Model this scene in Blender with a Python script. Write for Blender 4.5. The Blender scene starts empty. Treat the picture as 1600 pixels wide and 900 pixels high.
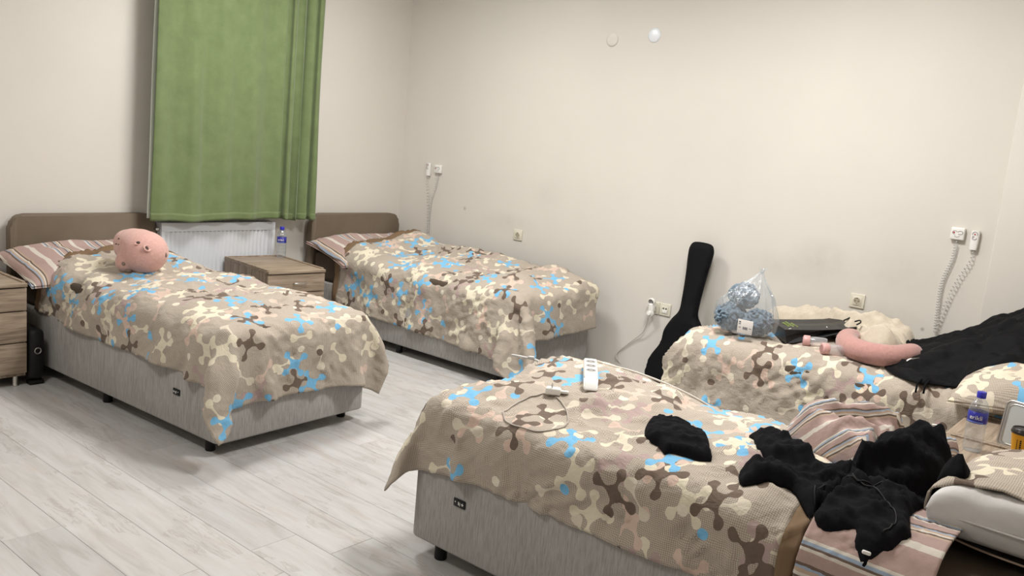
import bpy, bmesh, math, random
import numpy as np
from mathutils import Vector, Matrix, noise as mnoise
from mathutils.bvhtree import BVHTree
from mathutils.geometry import delaunay_2d_cdt
PI = math.pi
sc = bpy.context.scene
COL = sc.collection
# ------------------------------------------------------------------ camera, world, lights, exposure
CAM_POS = Vector((5.372, -5.079, 1.512))
FOCAL_PX, YAW, PITCH, ROLL = 1345.3, 38.683, 9.412, 5.345
def make_camera():
    y, p, r = (math.radians(a) for a in (YAW, PITCH, ROLL))
    f = Vector((-math.sin(y)*math.cos(p), math.cos(y)*math.cos(p), -math.sin(p)))
    right = Vector((math.cos(y), math.sin(y), 0)); up = right.cross(f)
    r2 = right*math.cos(r) + up*math.sin(r); u2 = up*math.cos(r) - right*math.sin(r)
    cd = bpy.data.cameras.new('camera'); co = bpy.data.objects.new('camera', cd); COL.objects.link(co)
    m = Matrix((r2, u2, -f)).transposed().to_4x4(); m.translation = CAM_POS
    co.matrix_world = m
    cd.sensor_fit = 'HORIZONTAL'; cd.sensor_width = 36.0; cd.lens = FOCAL_PX/1600*36.0; cd.clip_start = .02
    sc.camera = co
make_camera()
w = bpy.data.worlds.new('world'); sc.world = w; w.use_nodes = True
w.node_tree.nodes['Background'].inputs[0].default_value = (.55, .6, .7, 1)
w.node_tree.nodes['Background'].inputs[1].default_value = .03
CEIL = 2.95
LAMPS = [(1.45, -1.75, 25), (3.75, -1.75, 35), (2.2, -4.7, 15)]
def area(x, y, pw):
    l = bpy.data.lights.new('panel_light', 'AREA'); l.shape = 'SQUARE'; l.size = .56; l.energy = pw
    l.color = (1.0, .988, .968)
    o = bpy.data.objects.new('panel_light', l); COL.objects.link(o); o.location = (x, y, CEIL-.035)
for a in LAMPS: area(*a)
vs = sc.view_settings
vs.view_transform = 'Standard'; vs.look = 'None'; vs.gamma = 1; vs.use_curve_mapping = False; vs.exposure = .95

# ------------------------------------------------------------------ helpers
def lin(c):
    return tuple(((v/255)/12.92 if v/255 <= .04045 else ((v/255+.055)/1.055)**2.4) for v in c)
def newmat(name, rough=.7, color=None, spec=.3, **kw):
    m = bpy.data.materials.new(name); m.use_nodes = True
    b = m.node_tree.nodes['Principled BSDF']
    b.inputs['Roughness'].default_value = rough
    b.inputs['Specular IOR Level'].default_value = spec
    if color: b.inputs['Base Color'].default_value = (*lin(color), 1)
    for k, v in kw.items(): b.inputs[k].default_value = v
    return m, m.node_tree, b
class NT:
    def __init__(s, nt): s.nt = nt
    def n(s, t, **kw):
        nd = s.nt.nodes.new(t)
        for k, v in kw.items(): setattr(nd, k, v)
        return nd
    def l(s, a, b): s.nt.links.new(a, b)
    def put(s, sock, v):
        if hasattr(v, 'links'): s.l(v, sock)
        elif v is not None: sock.default_value = v
    def math(s, op, a, b=None, c=None, clamp=False):
        nd = s.n('ShaderNodeMath', operation=op); nd.use_clamp = clamp
        for i, v in enumerate((a, b, c)): s.put(nd.inputs[i], v)
        return nd.outputs[0]
    def vmath(s, op, a, b=None, scale=None):
        nd = s.n('ShaderNodeVectorMath', operation=op)
        s.put(nd.inputs[0], a); s.put(nd.inputs[1], b)
        if scale is not None: s.put(nd.inputs['Scale'], scale)
        return nd.outputs['Value'] if op in ('LENGTH', 'DOT_PRODUCT') else nd.outputs[0]
    def mix(s, f, a, b, blend='MIX'):
        nd = s.n('ShaderNodeMix', data_type='RGBA', blend_type=blend)
        s.put(nd.inputs[0], f); s.put(nd.inputs[6], a); s.put(nd.inputs[7], b)
        return nd.outputs[2]
    def ramp(s, f, stops, interp='LINEAR'):
        nd = s.n('ShaderNodeValToRGB'); nd.color_ramp.interpolation = interp
        e = nd.color_ramp.elements
        while len(e) < len(stops): e.new(.5)
        for q, (p, c) in zip(e, stops): q.position = p; q.color = (*c, 1) if len(c) == 3 else c
        s.put(nd.inputs[0], f); return nd.outputs[0]
    def noise(s, vec, scale, detail=3, rough=.55, dist=0):
        nd = s.n('ShaderNodeTexNoise'); s.put(nd.inputs['Vector'], vec)
        nd.inputs['Scale'].default_value = scale; nd.inputs['Detail'].default_value = detail
        nd.inputs['Roughness'].default_value = rough; nd.inputs['Distortion'].default_value = dist
        return nd.outputs['Fac']
    def mapping(s, vec, sc=(1, 1, 1), rot=(0, 0, 0), loc=(0, 0, 0)):
        nd = s.n('ShaderNodeMapping'); s.put(nd.inputs[0], vec)
        nd.inputs['Scale'].default_value = sc; nd.inputs['Rotation'].default_value = rot; nd.inputs['Location'].default_value = loc
        return nd.outputs[0]
    def bump(s, h, strength, dist, bsdf):
        nd = s.n('ShaderNodeBump'); nd.inputs['Strength'].default_value = strength; nd.inputs['Distance'].default_value = dist
        s.l(h, nd.inputs['Height']); s.l(nd.outputs[0], bsdf.inputs['Normal'])
    def coord(s, out='Object'): return s.n('ShaderNodeTexCoord').outputs[out]
def L3(*c): return (*lin(c), 1)

def tag(o, label=None, cat=None, group=None, kind=None):
    if label: o['label'] = label
    if cat: o['category'] = cat
    if group: o['group'] = group
    if kind: o['kind'] = kind
    return o
def thing(name, label, cat, loc=(0, 0, 0), rz=0, group=None):
    o = bpy.data.objects.new(name, None); COL.objects.link(o); o.location = loc; o.rotation_euler = (0, 0, rz)
    o.empty_display_size = .05
    return tag(o, label, cat, group)
def link_mesh(name, me, mat, parent=None, smooth=True):
    o = bpy.data.objects.new(name, me); COL.objects.link(o)
    mats = mat if isinstance(mat, (list, tuple)) else [mat]
    for m in mats: me.materials.append(m)
    if smooth: me.polygons.foreach_set('use_smooth', [True]*len(me.polygons))
    if parent: o.parent = parent
    return o
def obj(name, bm, mat, parent=None, smooth=True, angle=None):
    bmesh.ops.recalc_face_normals(bm, faces=bm.faces[:])
    me = bpy.data.meshes.new(name); bm.to_mesh(me); bm.free()
    o = link_mesh(name, me, mat, parent, smooth)
    if smooth and angle is not None:
        try: me.set_sharp_from_angle(angle=math.radians(angle))
        except Exception: pass
    return o
def box(bm, c, s, bev=0, seg=2, rz=0, only=None):
    r = bmesh.ops.create_cube(bm, size=1); vs_ = r['verts']
    bmesh.ops.scale(bm, vec=s, verts=vs_)
    if bev:
        es = list({e for v in vs_ for e in v.link_edges})
        if only == 'z': es = [e for e in es if abs(e.verts[0].co.z-e.verts[1].co.z) > 1e-6]
        if only == 'x': es = [e for e in es if abs(e.verts[0].co.x-e.verts[1].co.x) > 1e-6]
        rr = bmesh.ops.bevel(bm, geom=es, offset=bev, segments=seg, affect='EDGES', profile=.5)
        vs_ = list({v for f in rr['faces'] for v in f.verts} | {v for v in vs_ if v.is_valid})
    if rz: bmesh.ops.rotate(bm, cent=(0, 0, 0), matrix=Matrix.Rotation(rz, 3, 'Z'), verts=vs_)
    bmesh.ops.translate(bm, vec=c, verts=vs_)
    return vs_
def boxo(name, c, s, mat, parent=None, bev=.003, seg=2, only=None, angle=40):
    bm = bmesh.new(); box(bm, c, s, bev, seg, only=only)
    return obj(name, bm, mat, parent, True, angle)
def lathe(bm, prof, n=24, axis=Matrix.Identity(4), cap=True):
    rings = []
    for r, z in prof:
        rings.append([bm.verts.new(axis @ Vector((r*math.cos(2*PI*k/n), r*math.sin(2*PI*k/n), z))) for k in range(n)])
    for a, b in zip(rings, rings[1:]):
        for k in range(n): bm.faces.new((a[k], a[(k+1) % n], b[(k+1) % n], b[k]))
    if cap:
        bm.faces.new(rings[0][::-1]); bm.faces.new(rings[-1])
def latheo(name, prof, mat, parent=None, n=24, axis=Matrix.Identity(4), cap=True, angle=45):
    bm = bmesh.new(); lathe(bm, prof, n, axis, cap); return obj(name, bm, mat, parent, True, angle)
def catmull(pts, n=8):
    P = [Vector(p) for p in pts]; P = [P[0]*2-P[1]] + P + [P[-1]*2-P[-2]]; out = []
    for i in range(1, len(P)-2):
        a, b, c, d = P[i-1:i+3]
        for k in range(n):
            t = k/n
            out.append(.5*((2*b)+(c-a)*t+(2*a-5*b+4*c-d)*t*t+(3*b-a-3*c+d)*t**3))
    out.append(P[-2]); return out
def tube(bm, pts, r, n=6):
    rr = r if isinstance(r, (list, tuple)) else [r]*len(pts)
    up = Vector((0, 0, 1)); prev = None; rings = []
    for i, p in enumerate(pts):
        t = (pts[min(i+1, len(pts)-1)]-pts[max(i-1, 0)]).normalized()
        if prev is None:
            a = t.cross(up if abs(t.z) < .9 else Vector((1, 0, 0))).normalized()
        else:
            a = (prev - t*prev.dot(t)).normalized()
        prev = a; b = t.cross(a)
        rings.append([bm.verts.new(p+(a*math.cos(2*PI*k/n)+b*math.sin(2*PI*k/n))*rr[i]) for k in range(n)])
    for q, s in zip(rings, rings[1:]):
        for k in range(n): bm.faces.new((q[k], q[(k+1) % n], s[(k+1) % n], s[k]))
    bm.faces.new(rings[0][::-1]); bm.faces.new(rings[-1])
def tubeo(name, pts, r, mat, parent=None, n=6, sub=8):
    bm = bmesh.new(); tube(bm, catmull(pts, sub) if sub else [Vector(p) for p in pts], r, n)
    return obj(name, bm, mat, parent)
def grid_mesh(name, X, uv=None, close_v=False):
    """X: (n, m, 3) array -> mesh with optional uv (n, m, 2)"""
    n, m = X.shape[:2]
    me = bpy.data.meshes.new(name)
    idx = np.arange(n*m).reshape(n, m)
    q = np.stack([idx[:-1, :-1], idx[1:, :-1], idx[1:, 1:], idx[:-1, 1:]], -1).reshape(-1, 4)
    if close_v:
        q = np.concatenate([q, np.stack([idx[:-1, -1], idx[1:, -1], idx[1:, 0], idx[:-1, 0]], -1).reshape(-1, 4)])
    me.from_pydata(X.reshape(-1, 3).tolist(), [], q.tolist())
    if uv is not None:
        ul = me.uv_layers.new(name='UVMap'); U = uv.reshape(-1, 2)
        ul.data.foreach_set('uv', U[q.reshape(-1)].astype(np.float32).reshape(-1))
    me.update(); return me
def rfield(n, m, h, wl, wv, ang=0, seed=0):
    """smooth random field on an (n, m) grid of spacing h, wavelengths wl x wv (metres), unit variance"""
    N, M = 2*n, 2*m
    g = np.random.default_rng(seed).standard_normal((N, M))
    fl = np.fft.fftfreq(N, h)[:, None]; fv = np.fft.fftfreq(M, h)[None, :]
    a = fl*math.cos(ang)+fv*math.sin(ang); b = -fl*math.sin(ang)+fv*math.cos(ang)
    F = np.exp(-.5*((a*wl)**2+(b*wv)**2)*3)
    r = np.real(np.fft.ifft2(np.fft.fft2(g)*F))[:n, :m]
    return (r-r.mean())/(r.std()+1e-9)
def text_mesh(name, body, size, mat, parent, M, extrude=.0003, align='CENTER', xscale=1):
    cu = bpy.data.curves.new('text', 'FONT'); cu.body = body; cu.size = size; cu.extrude = extrude
    cu.align_x = align; cu.align_y = 'CENTER'
    to = bpy.data.objects.new('text', cu); COL.objects.link(to)
    dg = bpy.context.evaluated_depsgraph_get(); me = bpy.data.meshes.new_from_object(to.evaluated_get(dg))
    bpy.data.objects.remove(to)
    me.transform(Matrix.Diagonal((xscale, 1, 1, 1)))
    if callable(M):
        for v in me.vertices: v.co = M(v.co)
    else: me.transform(M)
    return link_mesh(name, me, mat, parent, False)

# ------------------------------------------------------------------ materials
def wall_mat(name, col, scuffs=()):
    m, nt, b = newmat(name, .62, spec=.25); N = NT(nt); co = N.coord()
    f = N.noise(co, 1.1, 4); g = N.noise(co, 70, 3)
    c = N.ramp(f, [(.3, lin(col)), (.75, lin([v*.972 for v in col]))])
    for (x, z, rx, rz_, k) in scuffs:
        d = N.vmath('LENGTH', N.mapping(co, (1/rx, 0, 1/rz_), loc=(-x/rx, 0, -z/rz_)))
        fac = N.math('MULTIPLY', N.math('SUBTRACT', 1, d, clamp=True), N.math('MULTIPLY', N.noise(co, 16, 4), k))
        c = N.mix(fac, c, L3(120, 112, 104))
    N.l(c, b.inputs['Base Color']); N.bump(g, .12, .002, b); return m
M_wall = wall_mat('painted_wall', (215, 210, 202))
M_wallb = wall_mat('painted_wall_back', (215, 210, 202), [(3.6, 1.0, .22, .17, .35), (3.35, .93, .3, .12, .22), (1.55, 1.18, .16, .16, .12),
                                                          (1.2, .93, .3, .1, .22), (4.0, .75, .25, .1, .3), (4.22, .72, .015, .015, 1.4), (.75, .98, .02, .02, 1.0), (4.05, 1.0, .3, .2, .2)])
M_ceil = newmat('ceiling_paint', .8, (235, 232, 226))[0]
M_white = newmat('white_plastic', .32, (232, 230, 225), .5)[0]
M_offwhite = newmat('ivory_plastic', .4, (214, 209, 192), .45)[0]
M_ivdark = newmat('socket_hole', .5, (70, 66, 60))[0]
M_greyplastic = newmat('grey_recess', .45, (150, 148, 146))[0]
M_black = newmat('black_plastic', .45, (18, 18, 18))[0]
M_chrome = newmat('brushed_metal', .28, (196, 194, 190), .5, Metallic=1.0)[0]
M_red = newmat('red_ink', .5, (190, 70, 78))[0]
M_greyink = newmat('grey_ink', .5, (95, 95, 105))[0]
M_emit, _nt, _b = newmat('lamp_diffuser', .5, (255, 250, 240)); _b.inputs['Emission Color'].default_value = (1, .98, .95, 1); _b.inputs['Emission Strength'].default_value = 3

def plank_mat():
    m, nt, b = newmat('pale_laminate', .38, spec=.4); N = NT(nt); co = N.coord('Object')
    rnd = N.n('ShaderNodeObjectInfo').outputs['Random']
    off = N.vmath('ADD', co, N.vmath('SCALE', (37., 19., 5.), None, rnd))
    st = N.mapping(off, (1.2, 9, 1))
    f = N.noise(st, 2.2, 5, .6, .6)
    c = N.ramp(f, [(.28, lin((172, 169, 166))), (.5, lin((190, 188, 186))), (.72, lin((198, 197, 196)))])
    w2 = N.noise(N.mapping(off, (1.6, 12, 1)), 1.3, 6, .65, 1.6)
    crack = N.math('MULTIPLY', N.math('SUBTRACT', 1, N.math('MULTIPLY', N.math('ABSOLUTE', N.math('SUBTRACT', w2, .5)), 26), clamp=True),
                   N.math('GREATER_THAN', N.noise(off, 3.2, 2), .56))
    c = N.mix(N.math('MULTIPLY', crack, .4), c, L3(140, 130, 122))
    blush = N.math('SUBTRACT', N.noise(N.mapping(off, (1.5, 5, 1)), 2.5, 2), .6, clamp=True)
    c = N.mix(N.math('MULTIPLY', blush, 2.2), c, L3(190, 168, 156))
    t = N.ramp(rnd, [(0, (.90, .90, .90)), (1, (1.04, 1.035, 1.03))])
    c = N.mix(1, c, t, 'MULTIPLY')
    N.l(c, b.inputs['Base Color']); N.l(N.ramp(f, [(.3, (.46,)*3), (.7, (.34,)*3)]), b.inputs['Roughness'])
    N.bump(N.noise(N.mapping(off, (3, 60, 1)), 4, 3), .08, .001, b); return m
M_plank = plank_mat()
def wood_mat(name, a, b_, c_, axis='x'):
    m, nt, b = newmat(name, .5, spec=.3); N = NT(nt); co = N.coord()
    scl = {'x': (1.0, 16, 16), 'y': (16, 1.0, 16), 'z': (16, 16, 1.0)}[axis]
    st = N.mapping(co, scl)
    f = N.noise(st, 3.2, 4, .6, .25); g = N.noise(st, 9, 2, .5)
    c = N.ramp(N.math('ADD', N.math('MULTIPLY', f, .75), N.math('MULTIPLY', g, .25)), [(.32, lin(a)), (.48, lin(b_)), (.66, lin(c_))])
    N.l(c, b.inputs['Base Color']); N.bump(g, .05, .0008, b); return m
WOODC = ((108, 93, 79), (147, 130, 112), (171, 154, 136))
M_woodx = wood_mat('striped_oak_laminate_lengthwise', *WOODC, 'x')
M_woody = wood_mat('striped_oak_laminate', *WOODC, 'y')
M_woodz = wood_mat('striped_oak_laminate_upright', *WOODC, 'z')
def uphol():
    m, nt, b = newmat('grey_chenille', .9, spec=.1); N = NT(nt); co = N.coord()
    st = N.mapping(co, (1, 1, .09))
    f = N.noise(st, 160, 3, .7); g = N.noise(co, 5, 2)
    c = N.ramp(f, [(.32, lin((143, 140, 136))), (.5, lin((160, 157, 153))), (.7, lin((174, 171, 167)))])
    c = N.mix(1, c, N.ramp(g, [(.3, (.93,)*3), (.7, (1.04,)*3)]), 'MULTIPLY')
    N.l(c, b.inputs['Base Color']); N.bump(f, .25, .002, b)
    b.inputs['Sheen Weight'].default_value = .15; return m
M_uphol = uphol()
def leather():
    m, nt, b = newmat('taupe_leatherette', .5, spec=.3); N = NT(nt); co = N.coord()
    v = N.noise(co, 260, 2); c = N.ramp(N.noise(co, 6, 3), [(.3, lin((107, 94, 79))), (.7, lin((114, 101, 86)))])
    N.l(c, b.inputs['Base Color']); N.bump(v, .15, .001, b); return m
M_leather = leather()
M_mattress = newmat('mattress_ticking', .85, (84, 74, 64), .1)[0]
def curtain_mat():
    m, nt, b = newmat('green_curtain_cloth', .75, spec=.2); N = NT(nt); co = N.coord()
    f = N.noise(co, 9, 5, .65); g = N.noise(N.mapping(co, (1, 1, 1)), 420, 2)
    c = N.ramp(f, [(.3, lin((101, 115, 76))), (.7, lin((113, 128, 86)))])
    N.l(c, b.inputs['Base Color']); N.bump(N.math('ADD', N.math('MULTIPLY', f, .6), g), .2, .0015, b)
    b.inputs['Sheen Weight'].default_value = .25; return m
M_curtain = curtain_mat()
M_lining = newmat('pale_lining', .8, (196, 203, 190))[0]

# --- the printed duvet cotton: four armed blobs, dumb-bells and dots on a dotted taupe ground
PAL_JACK = [(0, (108, 93, 82)), (.36, (217, 208, 186)), (.66, (118, 178, 216)), (.82, (205, 181, 166)), (.93, (172, 151, 146))]
PAL_PALE = [(0, (217, 208, 186)), (.5, (202, 180, 166)), (.72, (210, 200, 182))]
PAL_DOT = [(0, (220, 212, 194)), (.45, (108, 93, 82)), (.7, (118, 178, 216))]
def float_curve(N, val, pts):
    nd = N.n('ShaderNodeFloatCurve'); N.put(nd.inputs['Value'], val)
    c = nd.mapping.curves[0]
    while len(c.points) < len(pts): c.points.new(.5, .5)
    for q, (x, y) in zip(c.points, pts): q.location = (x, y); q.handle_type = 'AUTO'
    nd.mapping.extend = 'HORIZONTAL'; nd.mapping.update(); return nd.outputs[0]
def motif(N, uv, cell, rot, off, seed, dens, R, kind, pal, jit=.2):
    v = N.mapping(uv, (1/cell, 1/cell, 1), (0, 0, rot), off)
    cid = N.vmath('FLOOR', v); loc = N.vmath('SUBTRACT', N.vmath('FRACTION', v), (.5, .5, 0))
    def wn(s):
        nd = N.n('ShaderNodeTexWhiteNoise', noise_dimensions='3D'); N.l(N.vmath('ADD', cid, (0, 0, s)), nd.inputs[0]); return nd
    a, b = wn(seed+.37), wn(seed+7.77)
    j = N.vmath('SCALE', N.vmath('SUBTRACT', a.outputs['Color'], (.5, .5, .5)), None, jit)
    loc = N.vmath('SUBTRACT', loc, j)
    sep = N.n('ShaderNodeSeparateColor'); N.l(b.outputs['Color'], sep.inputs[0])
    rnd = N.n('ShaderNodeVectorRotate', rotation_type='Z_AXIS'); N.l(loc, rnd.inputs['Vector'])
    N.l(N.math('ADD', N.math('MULTIPLY', sep.outputs[0], 1.3 if kind == 'jack' else 2*PI), PI/4-.65-rot if kind == 'jack' else 0), rnd.inputs['Angle'])
    xyz = N.n('ShaderNodeSeparateXYZ'); N.l(rnd.outputs[0], xyz.inputs[0])
    k = cell/R*.95
    if kind == 'jack':
        x = N.math('MULTIPLY', xyz.outputs[0], k); y = N.math('MULTIPLY', xyz.outputs[1], k)
        y = N.math('ADD', y, N.math('MULTIPLY', x, .22))
        ax = N.math('ABSOLUTE', x); ay = N.math('ABSOLUTE', y)
        hi = N.math('MAXIMUM', ax, ay); lo = N.math('MINIMUM', ax, ay)
        h = float_curve(N, hi, [(0, .3), (.17, .26), (.27, .14), (.4, .075), (.5, .085), (.6, .15), (.7, .205), (.78, .215), (.87, .17), (.92, .1), (.96, 0), (1, 0)])
        msk = N.math('MULTIPLY', N.math('LESS_THAN', lo, h), N.math('LESS_THAN', hi, .955))
    elif kind == 'bell':
        ax = N.math('ABSOLUTE', N.math('MULTIPLY', xyz.outputs[0], k)); ay = N.math('ABSOLUTE', N.math('MULTIPLY', xyz.outputs[1], k))
        h = float_curve(N, ax, [(0, .06), (.25, .07), (.4, .13), (.55, .25), (.7, .29), (.83, .24), (.91, .13), (.96, 0), (1, 0)])
        msk = N.math('MULTIPLY', N.math('LESS_THAN', ay, h), N.math('LESS_THAN', ax, .955))
    else:
        msk = N.math('LESS_THAN', N.vmath('LENGTH', N.vmath('MULTIPLY', rnd.outputs[0], (k, k*1.12, 0))), .95)
    msk = N.math('MULTIPLY', msk, N.math('LESS_THAN', sep.outputs[1], dens))
    c = N.ramp(sep.outputs[2], [(p, lin(q)) for p, q in pal], 'CONSTANT')
    return msk, c
def print_mat(name, dots=.8):
    m, nt, b = newmat(name, .82, spec=.15); N = NT(nt)
    uv = N.n('ShaderNodeUVMap').outputs[0]
    sx = N.n('ShaderNodeSeparateXYZ'); N.l(uv, sx.inputs[0])
    # print is denser towards the pillow end
    dens = N.math('ADD', .41, N.math('MULTIPLY', sx.outputs[0], .30))
    g = N.mapping(uv, (1/.0085,)*3, (0, 0, PI/4))
    sg = N.n('ShaderNodeSeparateXYZ'); N.l(g, sg.inputs[0])
    d = N.math('MULTIPLY', N.math('SINE', N.math('MULTIPLY', sg.outputs[0], 2*PI)), N.math('SINE', N.math('MULTIPLY', sg.outputs[1], 2*PI)))
    c = N.mix(N.math('MULTIPLY', N.math('GREATER_THAN', d, .12), dots), L3(157, 145, 132), L3(200, 190, 176))
    lay = [('bell', .17, .7, (.1, .4, 0), 31, dens, .066, PAL_PALE, .2), ('jack', .25, .3, (.3, .1, 0), 11, dens, .080, PAL_JACK[3:]+PAL_JACK[1:2], .2),
           ('jack', .24, 1.9, (.35, .6, 0), 53, dens, .080, PAL_JACK[1:4], .2), ('jack', .23, 1.1, (.7, .45, 0), 17, dens, .080, PAL_JACK, .17), ('dot', .15, .5, (.2, .8, 0), 41, .42, .018, PAL_DOT, .6),
           ('bell', .21, 2.0, (.15, .3, 0), 37, .35, .068, PAL_PALE, .3), ('jack', .23, 0.55, (.15, .7, 0), 23, dens, .080, PAL_JACK[:3], .17)]
    for kind, cell, rot, off, seed, dn, R, pal, jt in lay:
        pal = [(i/len(pal), q[1]) for i, q in enumerate(pal)] if kind == 'jack' and len(pal) < 5 else pal
        msk, cc = motif(N, uv, cell, rot, off, seed, dn, R, kind, pal, jt)
        c = N.mix(msk, c, cc)
    N.l(c, b.inputs['Base Color'])
    w1 = N.math('ADD', N.noise(N.mapping(uv, (1, 1.8, 1)), 13, 4, .6, 1.6), N.noise(uv, 38, 3, .6, .6)); N.bump(w1, .4, .009, b)
    b.inputs['Sheen Weight'].default_value = .1
    return m
M_print = print_mat('printed_duvet_cotton')
def stripe_mat(name, axis=1, period=.23, coord='UV', shift=0., bumpy=True):
    m, nt, b = newmat(name, .82, spec=.15); N = NT(nt)
    uv = N.n('ShaderNodeUVMap').outputs[0] if coord == 'UV' else N.coord('Object')
    s = N.n('ShaderNodeSeparateXYZ'); N.l(uv, s.inputs[0])
    t = N.math('FRACT', N.math('ADD', N.math('DIVIDE', s.outputs[axis], period), shift))
    P_, C_, B_, T_, U_ = (170, 146, 139), (206, 198, 187), (108, 92, 82), (182, 160, 142), (150, 164, 182)
    st = [(0, P_), (.22, C_), (.32, P_), (.50, T_), (.53, B_), (.56, C_), (.59, T_), (.63, U_), (.66, B_), (.69, P_), (.80, C_), (.83, B_), (.855, U_), (.89, C_), (.92, P_)]
    c = N.ramp(t, [(p, lin(q)) for p, q in st], 'CONSTANT')
    N.l(c, b.inputs['Base Color'])
    if bumpy: N.bump(N.noise(uv, 24, 3, .6, .8), .3, .006, b)
    return m
M_stripe = stripe_mat('striped_cotton')
M_border = newmat('brown_border_cotton', .8, (120, 98, 76), .15)[0]
def cloth_plain(name, col, scale=30, st=.35, rough=.9, sheen=0., spec=.15):
    m, nt, b = newmat(name, rough, spec=spec); N = NT(nt); co = N.coord()
    f = N.noise(co, scale, 4, .6, .4)
    c = N.ramp(f, [(.3, lin([v*.93 for v in col])), (.7, lin(col))]); N.l(c, b.inputs['Base Color'])
    N.bump(N.math('ADD', f, N.math('MULTIPLY', N.noise(co, 600, 2), .25)), st, .006, b)
    b.inputs['Sheen Weight'].default_value = sheen; return m
M_blackcloth = cloth_plain('black_jersey', (21, 21, 24), 22, .7, .95, .0, .1)
M_blackcloth2 = cloth_plain('black_nylon', (17, 17, 19), 20, .4, .7, .0, .12)
M_white_cloth = cloth_plain('white_pillow_cotton', (214, 212, 210), 10, .25)
M_cream = cloth_plain('cream_fleece', (205, 193, 174), 26, .5, .95, .3)
M_pinkfleece = cloth_plain('dusty_pink_fleece', (188, 143, 136), 60, .35, .95, .3)
M_plush = cloth_plain('pink_plush', (212, 168, 158), 80, .25, .9, .25)

# ------------------------------------------------------------------ room shell
X0, X1, Y0, Y1 = 0., 5.45, -6.3, 0.
def wall(name, c, s, mat): return tag(boxo(name, c, s, mat, None, 0), kind='structure')
wall('wall_back', ((X0+X1)/2, .1, CEIL/2), (X1-X0+.4, .2, CEIL), M_wallb)
wall('wall_right', (X1+.1, (Y0+Y1)/2, CEIL/2), (.2, Y1-Y0, CEIL), M_wall)
wall('wall_front', ((X0+X1)/2, Y0-.1, CEIL/2), (X1-X0+.4, .2, CEIL), M_wall)
# left wall with a window opening behind the curtain
WY0, WY1, WZ0, WZ1 = -2.16, -1.12, .93, 2.45
bm = bmesh.new()
box(bm, (-.125, (Y0+WY0)/2, CEIL/2), (.25, WY0-Y0, CEIL)); box(bm, (-.125, (WY1+Y1)/2, CEIL/2), (.25, Y1-WY1, CEIL))
box(bm, (-.125, (WY0+WY1)/2, WZ0/2), (.25, WY1-WY0, WZ0)); box(bm, (-.125, (WY0+WY1)/2, (WZ1+CEIL)/2), (.25, WY1-WY0, CEIL-WZ1))
tag(obj('wall_left', bm, M_wall, None, False), kind='structure')
wall('ceiling', ((X0+X1)/2, (Y0+Y1)/2, CEIL+.05), (X1-X0+.4, Y1-Y0+.4, .1), M_ceil)
# shallow pilaster beside the far right bed
PIL = 4.499
tag(boxo('trim_1', ((PIL+X1)/2, -.04, CEIL/2), (X1-PIL, .08, CEIL), M_wall, None, .010, 3), kind='structure')
# floor: sub floor + individual planks
fl = tag(boxo('floor', ((X0+X1)/2, (Y0+Y1)/2, -.06), (X1-X0, Y1-Y0, .1), newmat('sub_floor', .8, (120, 116, 112))[0], None, 0), kind='structure')
random.seed(5)
def plank_mesh(Lp, Wp=.1955):
    bm = bmesh.new(); box(bm, (0, 0, 0), (Lp-.0012, Wp-.0012, .0098), .0009, 1)
    me = bpy.data.meshes.new('plank'); bmesh.ops.recalc_face_normals(bm, faces=bm.faces[:]); bm.to_mesh(me); bm.free(); me.materials.append(M_plank); return me
cache = {}
fx, fy, fz = fl.location = (0, 0, 0)
row = 0; y = -3.366 - .1995*14
while y < -.001:
    y2 = min(y+.1995, 0); wp = round(y2-y, 4); x = 0.; first = True
    while x < X1-.01:
        Lp = random.choice((.35, .55, .8, 1.05)) if first else 1.285
        first = False; Lp = round(min(Lp, X1-x), 3)
        if y > -5.3 or True:
            key = (Lp, wp)
            if key not in cache: cache[key] = plank_mesh(Lp, wp)
            o = bpy.data.objects.new('plank', cache[key]); COL.objects.link(o); o.parent = fl
            o.location = (x+Lp/2, (y+y2)/2, -.005)
        x += Lp
    y = y2
# window
M_frame = newmat('window_pvc', .35, (226, 226, 224), .5)[0]
M_glass, _n, _b = newmat('window_glass', .02, (240, 245, 248), .5); _b.inputs['Transmission Weight'].default_value = 1.0
win = thing('window_1', None, None, (-.16, (WY0+WY1)/2, (WZ0+WZ1)/2)); win['kind'] = 'structure'
hw, hh = (WY1-WY0)/2, (WZ1-WZ0)/2
bm = bmesh.new()
for s in (-1, 1):
    box(bm, (0, s*(hw-.03), 0), (.07, .06, 2*hh), .004); box(bm, (0, 0, s*(hh-.03)), (.07, 2*hw-.12, .06), .004)
obj('window_frame', bm, M_frame, win, True, 40)
boxo('mullion', (0, .1, 0), (.06, .07, 2*hh-.12), M_frame, win)
boxo('pane', (-.005, -.2, 0), (.012, .5, 2*hh-.12), M_glass, win, 0)
boxo('pane', (-.005, .3, 0), (.012, .32, 2*hh-.12), M_glass, win, 0)
boxo('window_sill', (.155, 0, -hh-.012), (.27, 2*hw+.04, .03), M_frame, win, .006)

# ------------------------------------------------------------------ ceiling lamps
for i, (x, y, pw) in enumerate(LAMPS):
    t = thing('ceiling_light', ['square ceiling panel above the aisle between the two far beds and the window', 'square ceiling panel above the gap between the two right hand beds',
                                'square ceiling panel above the open floor beside the left bed'][i], 'light', (x, y, CEIL), 0, 'ceiling light panels')
    bm = bmesh.new()
    for s in (-1, 1):
        box(bm, (s*.305, 0, -.0125), (.03, .64, .025), .003); box(bm, (0, s*.305, -.0125), (.58, .03, .025), .003)
    obj('frame', bm, M_frame, t, True, 40)
    boxo('diffuser', (0, 0, -.012), (.58, .58, .012), M_emit, t, 0)

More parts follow.
